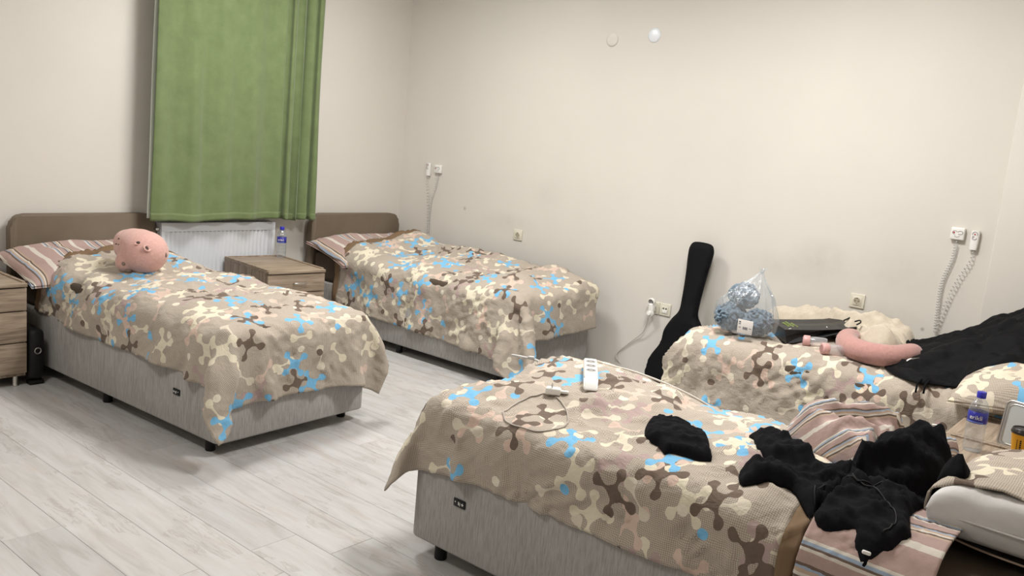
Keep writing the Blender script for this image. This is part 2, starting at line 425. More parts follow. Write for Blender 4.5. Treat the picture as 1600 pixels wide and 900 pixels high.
# ------------------------------------------------------------------ beds
BL, BW, ZB, ZBASE, ZTOP = 2.0, .897, .065, .37, .58
def rbox_prof(bm, x0, x1, y0, y1, z0, z1, r, re):
    vs_ = box(bm, ((x0+x1)/2, (y0+y1)/2, (z0+z1)/2), (x1-x0, y1-y0, z1-z0))
    es = list({e for v in vs_ for e in v.link_edges})
    ez = [e for e in es if abs(e.verts[0].co.z-e.verts[1].co.z) > 1e-6]
    bmesh.ops.bevel(bm, geom=ez, offset=r, segments=5, affect='EDGES', profile=.5)
    es = [e for e in bm.edges if abs(e.verts[0].co.z-e.verts[1].co.z) < 1e-6 and len(e.link_faces) == 2 and abs(e.link_faces[0].normal.z-e.link_faces[1].normal.z) > .5]
    bmesh.ops.bevel(bm, geom=es, offset=re, segments=3, affect='EDGES', profile=.5)
M_seam = newmat('dark_gap_fabric', .9, (70, 66, 62))[0]
def make_bed(origin, rz, label, tag_l, tag_z, side):
    """local x from foot to head, y across, origin at the corner of the foot"""
    t = thing('bed', label, 'bed', origin, rz, 'upholstered single beds')
    bm = bmesh.new(); rbox_prof(bm, 0, BL, 0, BW, ZB, ZBASE, .035, .012); obj('bed_base', bm, M_uphol, t, True, 50)
    bm = bmesh.new(); rbox_prof(bm, .012, BL, .012, BW-.012, ZBASE, ZTOP, .06, .035); obj('mattress', bm, M_mattress, t, True, 50)
    # headboard: thick padded panel with rounded upper corners
    bm = bmesh.new(); n = 10; h0, h1, r = .08, .862, .09
    prof = [(0, h0)] + [(r-r*math.cos(a), h1-r+r*math.sin(a)) for a in np.linspace(0, PI/2, n)]
    prof += [(BW-u, v) for u, v in prof[::-1]]
    A_ = [bm.verts.new((BL+.004, u, v)) for u, v in prof]; B_ = [bm.verts.new((BL+.06, u, v)) for u, v in prof]
    fa = bm.faces.new(A_); fb = bm.faces.new(B_[::-1])
    for k in range(len(prof)): bm.faces.new((A_[k], B_[k], B_[(k+1) % len(prof)], A_[(k+1) % len(prof)]))
    bmesh.ops.bevel(bm, geom=[e for e in list(fa.edges)+list(fb.edges)], offset=.01, segments=3, affect='EDGES', profile=.5)
    obj('headboard', bm, M_leather, t, True, 50)
    for lx in (.12, 1.02, 1.88):
        for ly in (.05, BW-.05):
            latheo('leg', [(.021, 0), (.0235, .004), (.0235, ZB+.006)], M_black, t, 18, Matrix.Translation((lx, ly, 0)))
    ys = BW if side else 0; sg = 1 if side else -1
    tg = boxo('label_tag', (tag_l, ys+sg*.0025, tag_z), (.055, .006, .03), M_black, t, .003)
    bm = bmesh.new(); f = ys+sg*.006
    box(bm, (tag_l-.017, f, tag_z+.003), (.004, .001, .004)); box(bm, (tag_l-.002, f, tag_z), (.003, .001, .012))
    box(bm, (tag_l+.004, f, tag_z-.002), (.002, .001, .012)); box(bm, (tag_l+.016, f, tag_z), (.010, .001, .003)); box(bm, (tag_l+.016, f, tag_z), (.003, .001, .010))
    obj('marking', bm, M_white, tg, False)
    return t
ra = math.radians(2.752)
bedA = make_bed((2.105-BW*math.sin(ra), -2.998+BW*math.cos(ra), 0), PI+ra, 'grey upholstered bed left of the radiator, pink pig plush on it', .32, .238, True)
bedB = make_bed((2.112, -.089, 0), PI, 'grey upholstered bed in the far corner of the room by the headset on the wall', .2, .252, True)
bedC = make_bed((3.278, -2.934, 0), 0, 'grey upholstered bed in the foreground with a power strip on top', .235, .267, False)
bedD = make_bed((3.27, -1.0, 0), 0, 'grey upholstered bed under the right hand wall, yarn bag on it', .235, .267, False)
for b in (bedA, bedB, bedC, bedD): b.rotation_mode = 'XYZ'

# ------------------------------------------------------------------ cloth: a small position based solver on a grid
def drape(ls, vs_, h, collide, z0, steps=110, iters=16, seed=0, excess=1.006, wob=.010, fine=True, init=None):
    def run(P, h, steps, iters, damp, bend):
        prev = P.copy(); rest = {(1, 0): h, (0, 1): h, (1, 1): h*1.4142, (1, -1): h*1.4142, (2, 0): 2*h, (0, 2): 2*h}
        fams = []
        for (di, dj), L in rest.items():
            k = 1.0 if di+abs(dj) == 1 else (.35 if di and dj else bend)
            n, m = P.shape[:2]
            step = 4 if 2 in (di, dj) else 2
            for s in range(step):
                if di:
                    a = (slice(s, n-di, step), slice(max(0, -dj), m-max(0, dj))); 
                    b = (slice(s+di, n, step), slice(max(0, dj), m-max(0, -dj)))
                else:
                    a = (slice(None), slice(s, m-dj, step)); b = (slice(None), slice(s+dj, m, step))
                fams.append((a, b, L, k))
        for it in range(steps):
            v = (P-prev)*damp; prev = P.copy()
            P = P+v; P[..., 2] -= .0014
            for q in range(iters):
                for a, b, L, k in fams:
                    A_, B_ = P[a], P[b]
                    if A_.size == 0: continue
                    if B_.shape != A_.shape: B_ = P[b][:A_.shape[0], :A_.shape[1]]
                    d = B_-A_; n_ = np.sqrt((d*d).sum(-1, keepdims=True))+1e-9
                    c = (.5*k)*(1-L/n_)*d
                    if k == bend: c = np.where(n_ < L, c, 0)
                    A_ += c; B_ -= c
                P, hit = collide(P)
            prev[hit] += (P[hit]-prev[hit])*.55
        return P
    hc = h*2
    nl = int(round((ls[1]-ls[0])/hc))+1; nv = int(round((vs_[1]-vs_[0])/hc))+1
    l = np.linspace(ls[0], ls[1], nl); v = np.linspace(vs_[0], vs_[1], nv)
    Lg, Vg = np.meshgrid(l, v, indexing='ij')
    P = np.stack([Lg, Vg, np.full_like(Lg, z0)], -1)
    if init is not None: P = init(P)
    P[..., 2] += wob*rfield(nl, nv, hc, .25, .12, .6, seed)
    P = run(P, hc*excess, steps, iters, .96, .25)
    def up(P):
        n, m = P.shape[:2]; Q = np.zeros((2*n-1, 2*m-1, P.shape[2])); Q[::2, ::2] = P
        Q[1::2, ::2] = .5*(P[:-1]+P[1:]); Q[:, 1::2] = .5*(Q[:, :-2:2]+Q[:, 2::2]); return Q
    P = up(P); P[..., 2] += .004*rfield(*P.shape[:2], h, .09, .05, .4, seed+1)
    P = run(P, h*excess*1.003, 22, 16, .9, .18)
    uv = np.stack(np.meshgrid(np.linspace(ls[0], ls[1], P.shape[0]), np.linspace(vs_[0], vs_[1], P.shape[1]), indexing='ij'), -1)
    P, uv = up(P), up(uv)
    # one smoothing pass
    S = P.copy(); S[1:-1] = .25*P[:-2]+.5*P[1:-1]+.25*P[2:]; P = S.copy(); P[:, 1:-1] = .25*S[:, :-2]+.5*S[:, 1:-1]+.25*S[:, 2:]
    return P, uv
def normals(P):
    du = np.gradient(P, axis=0); dv = np.gradient(P, axis=1); n = np.cross(du, dv)
    return n/(np.linalg.norm(n, axis=-1, keepdims=True)+1e-9)
def bed_collider(bump=None, t=.014, ztop=ZTOP, wall_lo=None, wall_hi=None, r=.06, fo=0.):
    c = np.array([BL/2+.5-fo/2, BW/2]); hlf = np.array([BL/2+.5+fo/2, BW/2])   # reaches past the head
    def f(P):
        l, v, z = P[..., 0], P[..., 1], P[..., 2]
        zz = z-(bump(l, v) if bump else 0)
        q = np.stack([np.abs(l-c[0])-hlf[0]+r, np.abs(v-c[1])-hlf[1]+r, zz-ztop+r], -1)
        mx = np.maximum(q, 0); out = np.sqrt((mx*mx).sum(-1)); ins = np.minimum(q.max(-1), 0)
        d = out+ins-r
        g = np.where((out > 1e-7)[..., None], mx/(out[..., None]+1e-9), np.eye(3)[q.argmax(-1)])
        g = g*np.stack([np.sign(l-c[0]), np.sign(v-c[1]), np.ones_like(z)], -1)
        hit = d < t
        P = P+np.where(hit, t-d, 0)[..., None]*g
        P[..., 2] = np.maximum(P[..., 2], .012)
        if wall_lo is not None: P[..., 1] = np.maximum(P[..., 1], wall_lo)
        if wall_hi is not None: P[..., 1] = np.minimum(P[..., 1], wall_hi)
        return P, hit
    return f
def crown(a, seed, pil=None, ridge=.0, lump=.02, extra=None):
    rng = np.random.default_rng(seed); ph = rng.uniform(0, 6.28, 12)
    def f(l, v):
        s = np.clip(2*v/BW-1, -1, 1)
        e = np.clip(l/.3, 0, 1)
        z = a*(1-s**4)*(.35+.65*e*(2-e))
        z = z+lump*(np.sin(5.1*l+3*v+ph[0])*np.sin(4.3*v-2.2*l+ph[1])+.6*np.sin(11*l-6*v+ph[2])*np.sin(9*v+4*l+ph[3]))*(1-s**6)
        z = z+ridge*np.exp(-((v-.1)/.22)**2)*(.4+.6*e)
        if extra: z = z+extra(l, v)
        if pil:
            hp, lc, rl = pil
            z = z+hp*np.clip(1-((l-lc)/rl)**2, 0, 1)**.6*np.clip(1-np.abs(s)**3.2, 0, 1)
        return z
    return f
BVHS = []
def add_bvh(o):
    bpy.context.view_layer.update(); m = o.matrix_world
    me = o.data; BVHS.append(BVHTree.FromPolygons([m @ v.co for v in me.vertices], [tuple(p.vertices) for p in me.polygons]))
def ground(x, y, zmax=1.3, default=ZTOP):
    best = None
    for t in BVHS:
        h = t.ray_cast(Vector((x, y, zmax)), Vector((0, 0, -1)))
        if h[0] is not None and (best is None or h[0].z > best): best = h[0].z
    return default if best is None else best
def cloth_object(name, P, uv, bed, label, cat, mats, seed, thick=.005, border=None, wr=(.008, .11, .048), puff=.013, group=None):
    n, m = P.shape[:2]; h = (uv[1, 0]-uv[0, 0])[0]
    N_ = normals(P)
    w_ = np.zeros((n, m))
    for k, (ang, A_) in enumerate(((.5, 1), (-.6, .8), (1.4, .7))):
        f = rfield(n, m, h, wr[1]*1.6, wr[2], ang, seed+10*k); msk = np.clip(rfield(n, m, h, .25, .25, 0, seed+3+10*k)*.8+.5, 0, 1.4)
        w_ += A_*msk*(np.exp(-(f/.35)**2)-.3)
    big = rfield(n, m, h, .30, .17, .5, seed+77)*.5+rfield(n, m, h, .16, .11, -.7, seed+78)*.32
    P = P+N_*(wr[0]*w_+puff*big)[..., None]
    t = bpy.data.objects.new(name, None); COL.objects.link(t)
    tag(t, label, cat, group); t.location = bed.location; t.rotation_euler = bed.rotation_euler
    k = n-1-max(1, int(round(border/h))) if border else n-1
    me = grid_mesh('cover', P[:k+1], uv[:k+1]); o = link_mesh('cover', me, mats[:2], t)
    def sol(o):
        s = o.modifiers.new('thickness', 'SOLIDIFY'); s.thickness = thick; s.offset = -1; s.material_offset = 1; s.material_offset_rim = 0; s.use_rim = True
    # normals up
    if normals(P)[n//2, m//2, 2] < 0: me.flip_normals()
    sol(o)
    add_bvh(o)
    if border:
        mb = grid_mesh('border_band', P[k:], uv[k:]); b = link_mesh('border_band', mb, [M_border, mats[1]], t)
        if normals(P)[n//2, m//2, 2] < 0: mb.flip_normals()
        sol(b); b['label'] = 'brown border band'; add_bvh(b)
    return t
H = .025
# left bed
P, uv = drape((-.26, 1.735), (-.20, 1.115), H, bed_collider(crown(.04, 1, (.085, 1.80, .36)), fo=.02), .80, seed=3)
duvA = cloth_object('duvet', P, uv, bedA, 'taupe printed duvet on the left bed, pig plush resting on its edge', 'duvet', [M_print, M_stripe], 4, border=.05, group='printed duvets')
# far bed
P, uv = drape((-.27, 1.745), (-.085, 1.115), H, bed_collider(crown(.05, 5, ridge=.075, pil=(.085, 1.80, .36)), wall_lo=-.07, fo=.07), .80, seed=8)
duvB = cloth_object('duvet', P, uv, bedB, 'taupe printed duvet on the bed in the far corner, nothing lying on it', 'duvet', [M_print, M_stripe], 9, border=.05, group='printed duvets')
# foreground bed
P, uv = drape((-.15, 1.45), (-.19, 1.06), H, bed_collider(crown(.045, 11, lump=.014, extra=lambda l, v: .04*np.exp(-((v-.7)/.28)**2)*np.exp(-((l-.2)/.42)**2))), .72, seed=13)
duvC = cloth_object('duvet', P, uv, bedC, 'taupe printed duvet on the foreground bed under the power strip and hoodie', 'duvet', [M_print, M_stripe], 15, border=.05, group='printed duvets')
# far right bed
P, uv = drape((-.08, 1.78), (-.19, .97), H, bed_collider(crown(.06, 21, lump=.016), wall_hi=BW+.06), .72, seed=23)
duvD = cloth_object('duvet', P, uv, bedD, 'taupe printed duvet on the right wall bed under the yarn bag', 'duvet', [M_print, M_stripe], 25, group='printed duvets')
#--STAGE2--

# striped sheet hanging over the near side of the foreground bed
P, uv = drape((1.41, 1.735), (-.36, .50), .0155, bed_collider(crown(.05, 31, lump=.008), t=.04), .66, seed=33, wob=.006)
sheetC = cloth_object('sheet', P, uv, bedC, 'pink striped sheet hanging down the side of the foreground bed below the hoodie', 'sheet', [M_stripe, M_stripe], 35, thick=.006, wr=(.003, .08, .03), puff=.003)

# ------------------------------------------------------------------ pillows
def cushion_mesh(a, b, t, n=40, seed=0, corner=3.2, flat=.42, wr=.006, uvk=1.0, ex=.5, droop=.035):
    """cushion lying flat, half sizes a (x) and b (y), half thickness t"""
    u = np.linspace(-1, 1, n); U, V = np.meshgrid(u, u, indexing='ij')
    U, V = np.sin(U*PI/2)*.5+U*.5, np.sin(V*PI/2)*.5+V*.5
    e = np.clip((1-np.abs(U)**corner)*(1-np.abs(V)**corner), 0, 1)**ex
    pin = 1-.05*(np.abs(U)**2+np.abs(V)**2-2*(U*V)**2*1.0)
    X = a*U*(1-.06*(1-V**2)*0-.05*V**2*(1-U**2)*0)*pin; Y = b*V*pin
    f = rfield(n, n, 2*a/n, .16, .09, .5, seed); r = np.exp(-(rfield(n, n, 2*a/n, .2, .07, -.5, seed+1)/.35)**2)
    top = t*e*(1+.10*f*e)+wr*(r-.4)*np.clip(e*3, 0, 1); bot = -t*flat*e
    dz = -droop*(np.maximum(np.abs(U), np.abs(V))**4); top = top+dz; bot = bot+dz*.6
    verts = np.concatenate([np.stack([X, Y, top], -1).reshape(-1, 3), np.stack([X, Y, bot], -1).reshape(-1, 3)])
    idx = np.arange(n*n).reshape(n, n); q = np.stack([idx[:-1, :-1], idx[1:, :-1], idx[1:, 1:], idx[:-1, 1:]], -1).reshape(-1, 4)
    q = np.concatenate([q, q[:, ::-1]+n*n])
    me = bpy.data.meshes.new('cushion'); me.from_pydata(verts.tolist(), [], q.tolist())
    bm = bmesh.new(); bm.from_mesh(me); bmesh.ops.remove_doubles(bm, verts=bm.verts, dist=.0004); bm.to_mesh(me); bm.free()
    ul = me.uv_layers.new(name='UVMap')
    for lp in me.loops:
        c = me.vertices[lp.vertex_index].co; ul.data[lp.index].uv = ((c.x+3)*uvk, (c.y+2)*uvk)
    me.update(); return me
def pillow(bed, lc, vc, zc, a, b, t, label, mat, rz=0, tilt=0, seed=0, **kw):
    p = thing('pillow', label, 'pillow', bed.matrix_world @ Vector((lc, vc, zc)), 0, 'bed pillows')
    p.rotation_euler = (0, tilt, bed.rotation_euler.z+rz) 
    o = link_mesh('pillowcase', cushion_mesh(a, b, t, seed=seed, **kw), mat, p)
    bpy.context.view_layer.update(); add_bvh(o); return p
bpy.context.view_layer.update()
pillow(bedA, 1.765, .49, .613, .24, .51, .085, 'pink striped pillow at the head of the left bed, pig plush beside it', M_stripe, .02, -.24, 41)
pillow(bedB, 1.765, .465, .613, .24, .48, .09, 'pink striped pillow at the head of the far corner bed', M_stripe, -.03, -.24, 47)
pD = pillow(bedD, 1.60, .27, .66, .29, .40, .11, 'printed pillow behind the water bottles, under the black trousers', M_print, .1, -.06, 53, flat=.7, corner=3.6, ex=.48, droop=.03)
# foreground pillow: white insert pushing out of its case
pC = thing('pillow', 'white pillow sticking out of its printed case beside the black hoodie', 'pillow', (5.195, -2.38, .664), -.04, 'bed pillows'); pC.rotation_euler = (-.075, 0, -.04)
me = cushion_mesh(.262, .37, .072, seed=58, flat=.95, corner=11, ex=.34, droop=0); link_mesh('pillow_insert', me, M_white_cloth, pC)
def case_mesh():
    n, m = 44, 40; th = np.linspace(0, 2*PI, n, endpoint=False); y = np.linspace(-.315, .36, m)
    X = np.zeros((n, m, 3)); uvc = np.zeros((n, m, 2))
    k = np.clip((1-np.abs(y/.375)**6), .02, 1)**.5
    wr_ = rfield(n, m, .025, .12, .06, .7, 5)
    for j in range(m):
        ct, st_ = np.cos(th), np.sin(th)
        X[:, j, 0] = .272*np.sign(ct)*np.abs(ct)**.75; X[:, j, 2] = (.102*k[j])*np.sign(st_)*np.abs(st_)**.55*np.where(st_ < 0, .93, 1)+.006*wr_[:, j]*np.clip(st_, 0, 1)
        X[:, j, 1] = y[j]; uvc[:, j, 0] = X[:, j, 0]+.5; uvc[:, j, 1] = y[j]+2.3
    me = grid_mesh('pillowcase', X, uvc, close_v=False)
    return X, uvc
X, uvc = case_mesh(); X = np.concatenate([X, X[:1]]); uvc = np.concatenate([uvc, uvc[:1]])
me = grid_mesh('pillowcase', X, uvc); me.flip_normals()
o = link_mesh('pillowcase', me, [M_print, M_stripe], pC)
for p in me.polygons:
    c = p.center
    if -.02 < c.x < .12 and c.z > 0 or c.z < -.02: p.material_index = 1
sd = o.modifiers.new('thickness', 'SOLIDIFY'); sd.thickness = .005; sd.offset = 1
o['label'] = 'printed pillowcase'
bm = bmesh.new(); tube(bm, catmull([(x, -.357, -.004) for x in np.linspace(-.235, .235, 9)], 4), .0035, 6); obj('piping', bm, M_white_cloth, pC)
bpy.context.view_layer.update(); add_bvh(o)

# ------------------------------------------------------------------ curtain and rail
def make_curtain():
    t = thing('curtain', 'green curtain hanging over the window above the radiator', 'curtain', (.17, -1.64, .83))
    ny, nz = 260, 60; top = 1.87
    s = np.linspace(0, 1, ny)
    # the left three quarters hang nearly flat, the rest is gathered in pleats
    y = np.where(s < .6, s/.6*.93, .93+(s-.6)/.4*.345); amp = np.where(s < .6, .011+.007*s, .03); 
    ph = np.where(s < .6, s/.6*2*PI*4.2, 2*PI*4.2+(s-.6)/.4*2*PI*4.5)
    k = np.ones(25)/25; amp = np.convolve(np.pad(amp, 12, 'edge'), k, 'valid')
    z = np.linspace(0, top, nz); X = np.zeros((ny, nz, 3))
    rng = rfield(ny, nz, .02, .25, .8, 0, 3)
    for j in range(nz):
        f = z[j]/top
        X[:, j, 1] = -.655+y*1.008+(-.012*(1-f)*(1-s))+.030*(f)*(1-s)*.6+.008*np.sin(ph*1.7)*(s > .62)
        X[:, j, 0] = amp*np.sin(ph+.5*math.sin(2.2*f))*(1-.25*f)+.004*rng[:, j]+.012*(1-f)*np.sin(s*5+1)
        X[:, j, 2] = z[j]+(-.006*np.sin(s*9)+.004*np.sin(s*23))*(1-f)
    o = link_mesh('curtain_panel', grid_mesh('curtain_panel', X), M_curtain, t)
    sd = o.modifiers.new('thickness', 'SOLIDIFY'); sd.thickness = .004; sd.offset = 0
    # turned up hem along the lower edge
    Hm = np.stack([X[:, 0]+[.0045, 0, -.002]]+[X[:, 0]*(1-w)+X[:, 2]*w+[.0045, 0, 0] for w in (.2, .5, .75)], 1)
    h = link_mesh('hem', grid_mesh('hem', Hm), M_curtain, t); sd = h.modifiers.new('thickness', 'SOLIDIFY'); sd.thickness = .002
    Lg = np.stack([np.stack([X[i, :, 0]*0-.012+.004*np.sin(z*5), X[0, :, 1]-.010+i*.02, z+.012], -1) for i in range(8)], 0)
    l = link_mesh('lining', grid_mesh('lining', Lg), M_lining, t); l['label'] = 'pale lining edge'
    sd = l.modifiers.new('thickness', 'SOLIDIFY'); sd.thickness = .002
    for i in range(14):
        yy = -.63+i*.0975
        bm = bmesh.new(); lathe(bm, [(.010, -.003), (.014, -.003), (.014, .003), (.010, .003), (.010, -.003)], 14, Matrix.Translation((0, yy, top+.012)) @ Matrix.Rotation(PI/2, 4, 'X'), cap=False)
        obj('curtain_ring', bm, M_white, t)
    r = thing('curtain_rail', 'white curtain rail above the window', 'rail', (.17, -1.64, 2.735))
    bm = bmesh.new(); tube(bm, [Vector((0, -.78, 0)), Vector((0, .74, 0))], .011, 12); obj('rod', bm, M_white, r)
    for yy in (-.72, 0, .68): boxo('bracket', (-.085, yy, .0), (.17, .016, .03), M_white, r, .003)
make_curtain()

# ------------------------------------------------------------------ radiator
def make_radiator():
    M_rad = newmat('white_enamel', .3, (214, 217, 222), .5)[0]
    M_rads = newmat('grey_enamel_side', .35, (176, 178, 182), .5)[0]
    yc, w_, z0, z1 = -1.749, .874, .17, .803
    t = thing('radiator', 'white panel radiator under the green curtain between the two beds', 'radiator', (0, yc, 0))
    n = 26; pitch = (w_-.05)/n
    bm = bmesh.new(); cols = []
    prof = []
    for i in range(n):
        b = -w_/2+.025+i*pitch
        prof += [(b, 0), (b+pitch*.18, -.006), (b+pitch*.5, -.006), (b+pitch*.68, 0)]
    prof.append((w_/2-.025, 0))
    zt, zb_ = z1-.062, z0+.05
    rows = [[bm.verts.new((.102+dx, y, z)) for y, dx in prof] for z in (zb_, zt)]
    edge_t = [bm.verts.new((.102, y, zt+.014)) for y, dx in prof]; edge_b = [bm.verts.new((.102, y, zb_-.014)) for y, dx in prof]
    for a, b in ((edge_b, rows[0]), (rows[0], rows[1]), (rows[1], edge_t)):
        for k in range(len(prof)-1): bm.faces.new((a[k], a[k+1], b[k+1], b[k]))
    box(bm, (.1, 0, z1-.03), (.012, w_, .06), .004); box(bm, (.1, 0, z0+.018), (.012, w_, .036), .004)
    for s in (-1, 1): box(bm, (.0995, s*(w_/2-.0125), (z0+z1)/2), (.012, .026, z1-z0), .004)
    obj('front_panel', bm, M_rad, t, True, 35)
    for s in (-1, 1): boxo('side_panel', (.062, s*(w_/2+.003), (z0+z1)/2+.002), (.072, .004, z1-z0-.01), M_rads, t, .001)
    bm = bmesh.new()
    for k in range(24): box(bm, (.06, -w_/2+.04+k*.0345, z1-.002), (.07, .010, .004))
    box(bm, (.028, 0, z1-.002), (.008, w_, .006)); box(bm, (.093, 0, z1-.002), (.008, w_, .006))
    o = obj('top_grille', bm, M_rads, t, False)
    boxo('back_panel', (.026, 0, (z0+z1)/2), (.012, w_-.01, z1-z0-.02), M_rad, t, .002)
    bm = bmesh.new()
    for i in range(1, n-1):
        box(bm, (.1015, -w_/2+.025+(i+.34)*pitch, zt+.004), (.004, pitch*.62, .007), .001)  # dark grey dashes stand in for the shadows under the embossed rib tops
    o = obj('rib_shadows', bm, newmat('rib_shadow_grey', .6, (92, 94, 98))[0], t, False); o['kind'] = 'stuff'
    ax = Matrix.Translation((.065, -w_/2-.004, z1-.045)) @ Matrix.Rotation(PI/2, 4, 'X')
    v = latheo('bleed_valve', [(.014, 0), (.014, .010), (.010, .014), (.010, .020)], M_chrome, t, 18, ax)
    for yy in (-.3, .3): boxo('wall_bracket', (.012, yy, .5), (.018, .04, .4), M_rads, t, .002)
make_radiator()

# ------------------------------------------------------------------ nightstands
def nightstand(loc, rz, label):
    t = thing('nightstand', label, 'nightstand', loc, rz, 'striped oak nightstands')
    D_, W_, Ht = .61, .43, .562
    bm = bmesh.new(); zb_ = .055
    for s in (-1, 1): box(bm, (-.010, s*(W_/2-.010), (zb_+Ht-.02)/2), (D_-.03, .018, Ht-.02-zb_), .0012, 1)
    box(bm, (-D_/2+.012, 0, (zb_+Ht-.02)/2), (.01, W_-.04, Ht-.02-zb_)); box(bm, (-.010, 0, zb_+.009), (D_-.03, W_-.038, .018), .0012, 1)
    bmesh.ops.translate(bm, vec=(0, 0, zb_/2), verts=bm.verts[:]) if False else None
    for v in bm.verts: pass
    o = obj('carcass', bm, M_woodz, t, True, 35)
    for v in o.data.vertices: v.co.z += zb_*.5 if v.co.z > zb_+.02 or v.co.z < zb_-.001 else 0
    boxo('top_panel', (0, 0, Ht-.010), (D_, W_, .020), M_woody, t, .0025)
    hs = [(.415, .535), (.245, .409), (.075, .239)]
    for a, b in hs:
        d = boxo('drawer', (D_/2-.016, 0, (a+b)/2), (.018, W_-.004, b-a), M_woody, t, .0015)
        y0 = .02
        tubeo('handle', [(D_/2-.008, y0-.045, (a+b)/2), (D_/2+.012, y0-.043, (a+b)/2+.002), (D_/2+.018, y0, (a+b)/2+.004), (D_/2+.012, y0+.043, (a+b)/2+.002), (D_/2-.008, y0+.045, (a+b)/2)], .0045, M_chrome, d, 8, 6)
    for x in (-.24, .26):
        for y in (-.17, .17): latheo('leg', [(.016, 0), (.018, .004), (.014, .012), (.014, .06)], M_chrome, t, 14, Matrix.Translation((x, y, 0)))
    return t
nightstand((.444, -1.547, 0), -.10, 'nightstand in front of the radiator carrying one water bottle')
nightstand((.315, -3.420, 0), 0, 'nightstand at the left picture edge beside the black suitcase')
nightstand((5.0, -1.238, 0), PI, 'nightstand pushed against the right wall bed with the leaning mirror')
nightstand((5.0, -1.672, 0), PI, 'nightstand nearest the foreground bed, standing water bottle at its front')

# ------------------------------------------------------------------ bottles, cup, mirror
def clear_mat(name, tint, gloss=.12, rough=.08, refl=1.0, base=0.0, haze=0):
    m = bpy.data.materials.new(name); m.use_nodes = True; nt = m.node_tree; nt.nodes.clear(); N = NT(nt)
    tr = N.n('ShaderNodeBsdfTransparent'); tr.inputs[0].default_value = (*tint, 1)
    gl = N.n('ShaderNodeBsdfGlossy'); gl.inputs[0].default_value = (.95, .97, 1, 1); gl.inputs['Roughness'].default_value = rough
    lw = N.n('ShaderNodeLayerWeight'); lw.inputs[0].default_value = .35
    f = N.math('ADD', N.math('MULTIPLY', N.math('POWER', lw.outputs['Facing'], 2.2), refl), base, clamp=True)
    mx = N.n('ShaderNodeMixShader'); N.l(f, mx.inputs[0]); N.l(tr.outputs[0], mx.inputs[1]); N.l(gl.outputs[0], mx.inputs[2])
    if haze:
        df = N.n('ShaderNodeBsdfDiffuse'); df.inputs[0].default_value = (.85, .88, .9, 1); m2 = N.n('ShaderNodeMixShader'); m2.inputs[0].default_value = haze
        N.l(mx.outputs[0], m2.inputs[1]); N.l(df.outputs[0], m2.inputs[2]); mx = m2
    out = N.n('ShaderNodeOutputMaterial'); N.l(mx.outputs[0], out.inputs[0])
    return m, N, gl
M_pet = clear_mat('clear_bottle_plastic', (.90, .92, .94), refl=.8, base=.07, haze=.07, rough=.12)[0]
M_bluecap = newmat('blue_cap_plastic', .35, (44, 42, 168), .5)[0]
M_bluelabel = newmat('blue_label_film', .3, (44, 46, 150), .5)[0]
M_lightblue = newmat('light_blue_label_print', .4, (120, 140, 215))[0]
def bottle(loc, rz, label, words=True):
    t = thing('water_bottle', label, 'bottle', loc, rz, 'plastic water bottles')
    r = .0335
    prof = [(.002, .004), (.02, .002), (.030, .0), (r, .008), (r, .03), (r-.0022, .036), (r, .042), (r, .055), (r-.0022, .061), (r, .067), (r, .08), (r-.0022, .086), (r, .092), (r, .105),
            (r-.001, .108), (r-.001, .150), (r, .153), (.0325, .162), (.027, .178), (.019, .190), (.0135, .197), (.0135, .203)]
    latheo('bottle_body', prof, M_pet, t, 32, cap=False, angle=60)
    bm = bmesh.new(); lathe(bm, [(.0145, .199), (.0158, .200), (.0158, .203), (.0145, .204), (.0158, .2045), (.0158, .220), (.0145, .222), (.004, .2225)], 30); obj('cap', bm, M_bluecap, t, True, 50)
    bm = bmesh.new(); lathe(bm, [(r-.0004, .108), (r+.0002, .1085), (r+.0002, .1495), (r-.0004, .150)], 40, cap=False); lb = obj('label_wrap', bm, M_bluelabel, t, True, 60)
    def bend(c):
        a = c.x/r; return Vector(((r+.0007+c.z)*math.cos(a), (r+.0007+c.z)*math.sin(a), .129+c.y))
    if words: text_mesh('lettering', 'erikli', .022, M_white, lb, bend)
    bm = bmesh.new()
    for k in range(9): 
        a0 = -.9+k*.2
        box(bm, (0, 0, 0), (.0006, .0072, .0035)); 
        bm.verts.ensure_lookup_table()
        for v in bm.verts[-8:]: v.co = Vector(((r+.0006+v.co.x)*math.cos(a0+v.co.y/r), (r+.0006+v.co.x)*math.sin(a0+v.co.y/r), .1125+v.co.z))
    obj('label_stripe', bm, M_lightblue, lb, False)
    return t
def face(x, y): return math.atan2(CAM_POS.y-y, CAM_POS.x-x)
bottle((.236, -1.347, .5625), face(.236, -1.347)-.2, 'water bottle on the nightstand in front of the radiator')
bottle((4.819, -1.60, .5625), face(4.82, -1.63)-.15, 'water bottle beside the foreground pillow, left of the yellow cup')
bottle((4.955, -1.19, .5625), face(4.955, -1.19)-.15, 'water bottle at the right picture edge behind the mirror')
cup = thing('coffee_cup', 'yellow paper coffee cup with a black lid on the nightstand', 'cup', (4.965, -1.535, .5625))
M_yellow = newmat('yellow_card', .5, (222, 160, 38), .35)[0]
latheo('cup_body', [(.028, .0), (.0285, .002), (.040, .092), (.0408, .094)], M_yellow, cup, 36)
latheo('lid', [(.0415, .091), (.0428, .093), (.0428, .099), (.0405, .102), (.0395, .108), (.0375, .110), (.036, .106), (.005, .106)], newmat('dark_lid_plastic', .3, (38, 32, 30), .5)[0], cup, 36)
af = face(4.965, -1.535)-.25
def bendc(c):
    z = .048+c.x; rr = .0285+.0118*z/.092+.0006+c.z; a = af+c.y/rr
    return Vector((rr*math.cos(a), rr*math.sin(a), z))
bm = bmesh.new()
for k in range(7):
    for yy, hh in ((.004, .005), (-.008, .0025)):
        vv = box(bm, (-.024+k*.0075, yy, 0), (.0055, hh, .0006))
for v in bm.verts: v.co = bendc(v.co)
obj('print', bm, M_black, cup, False)
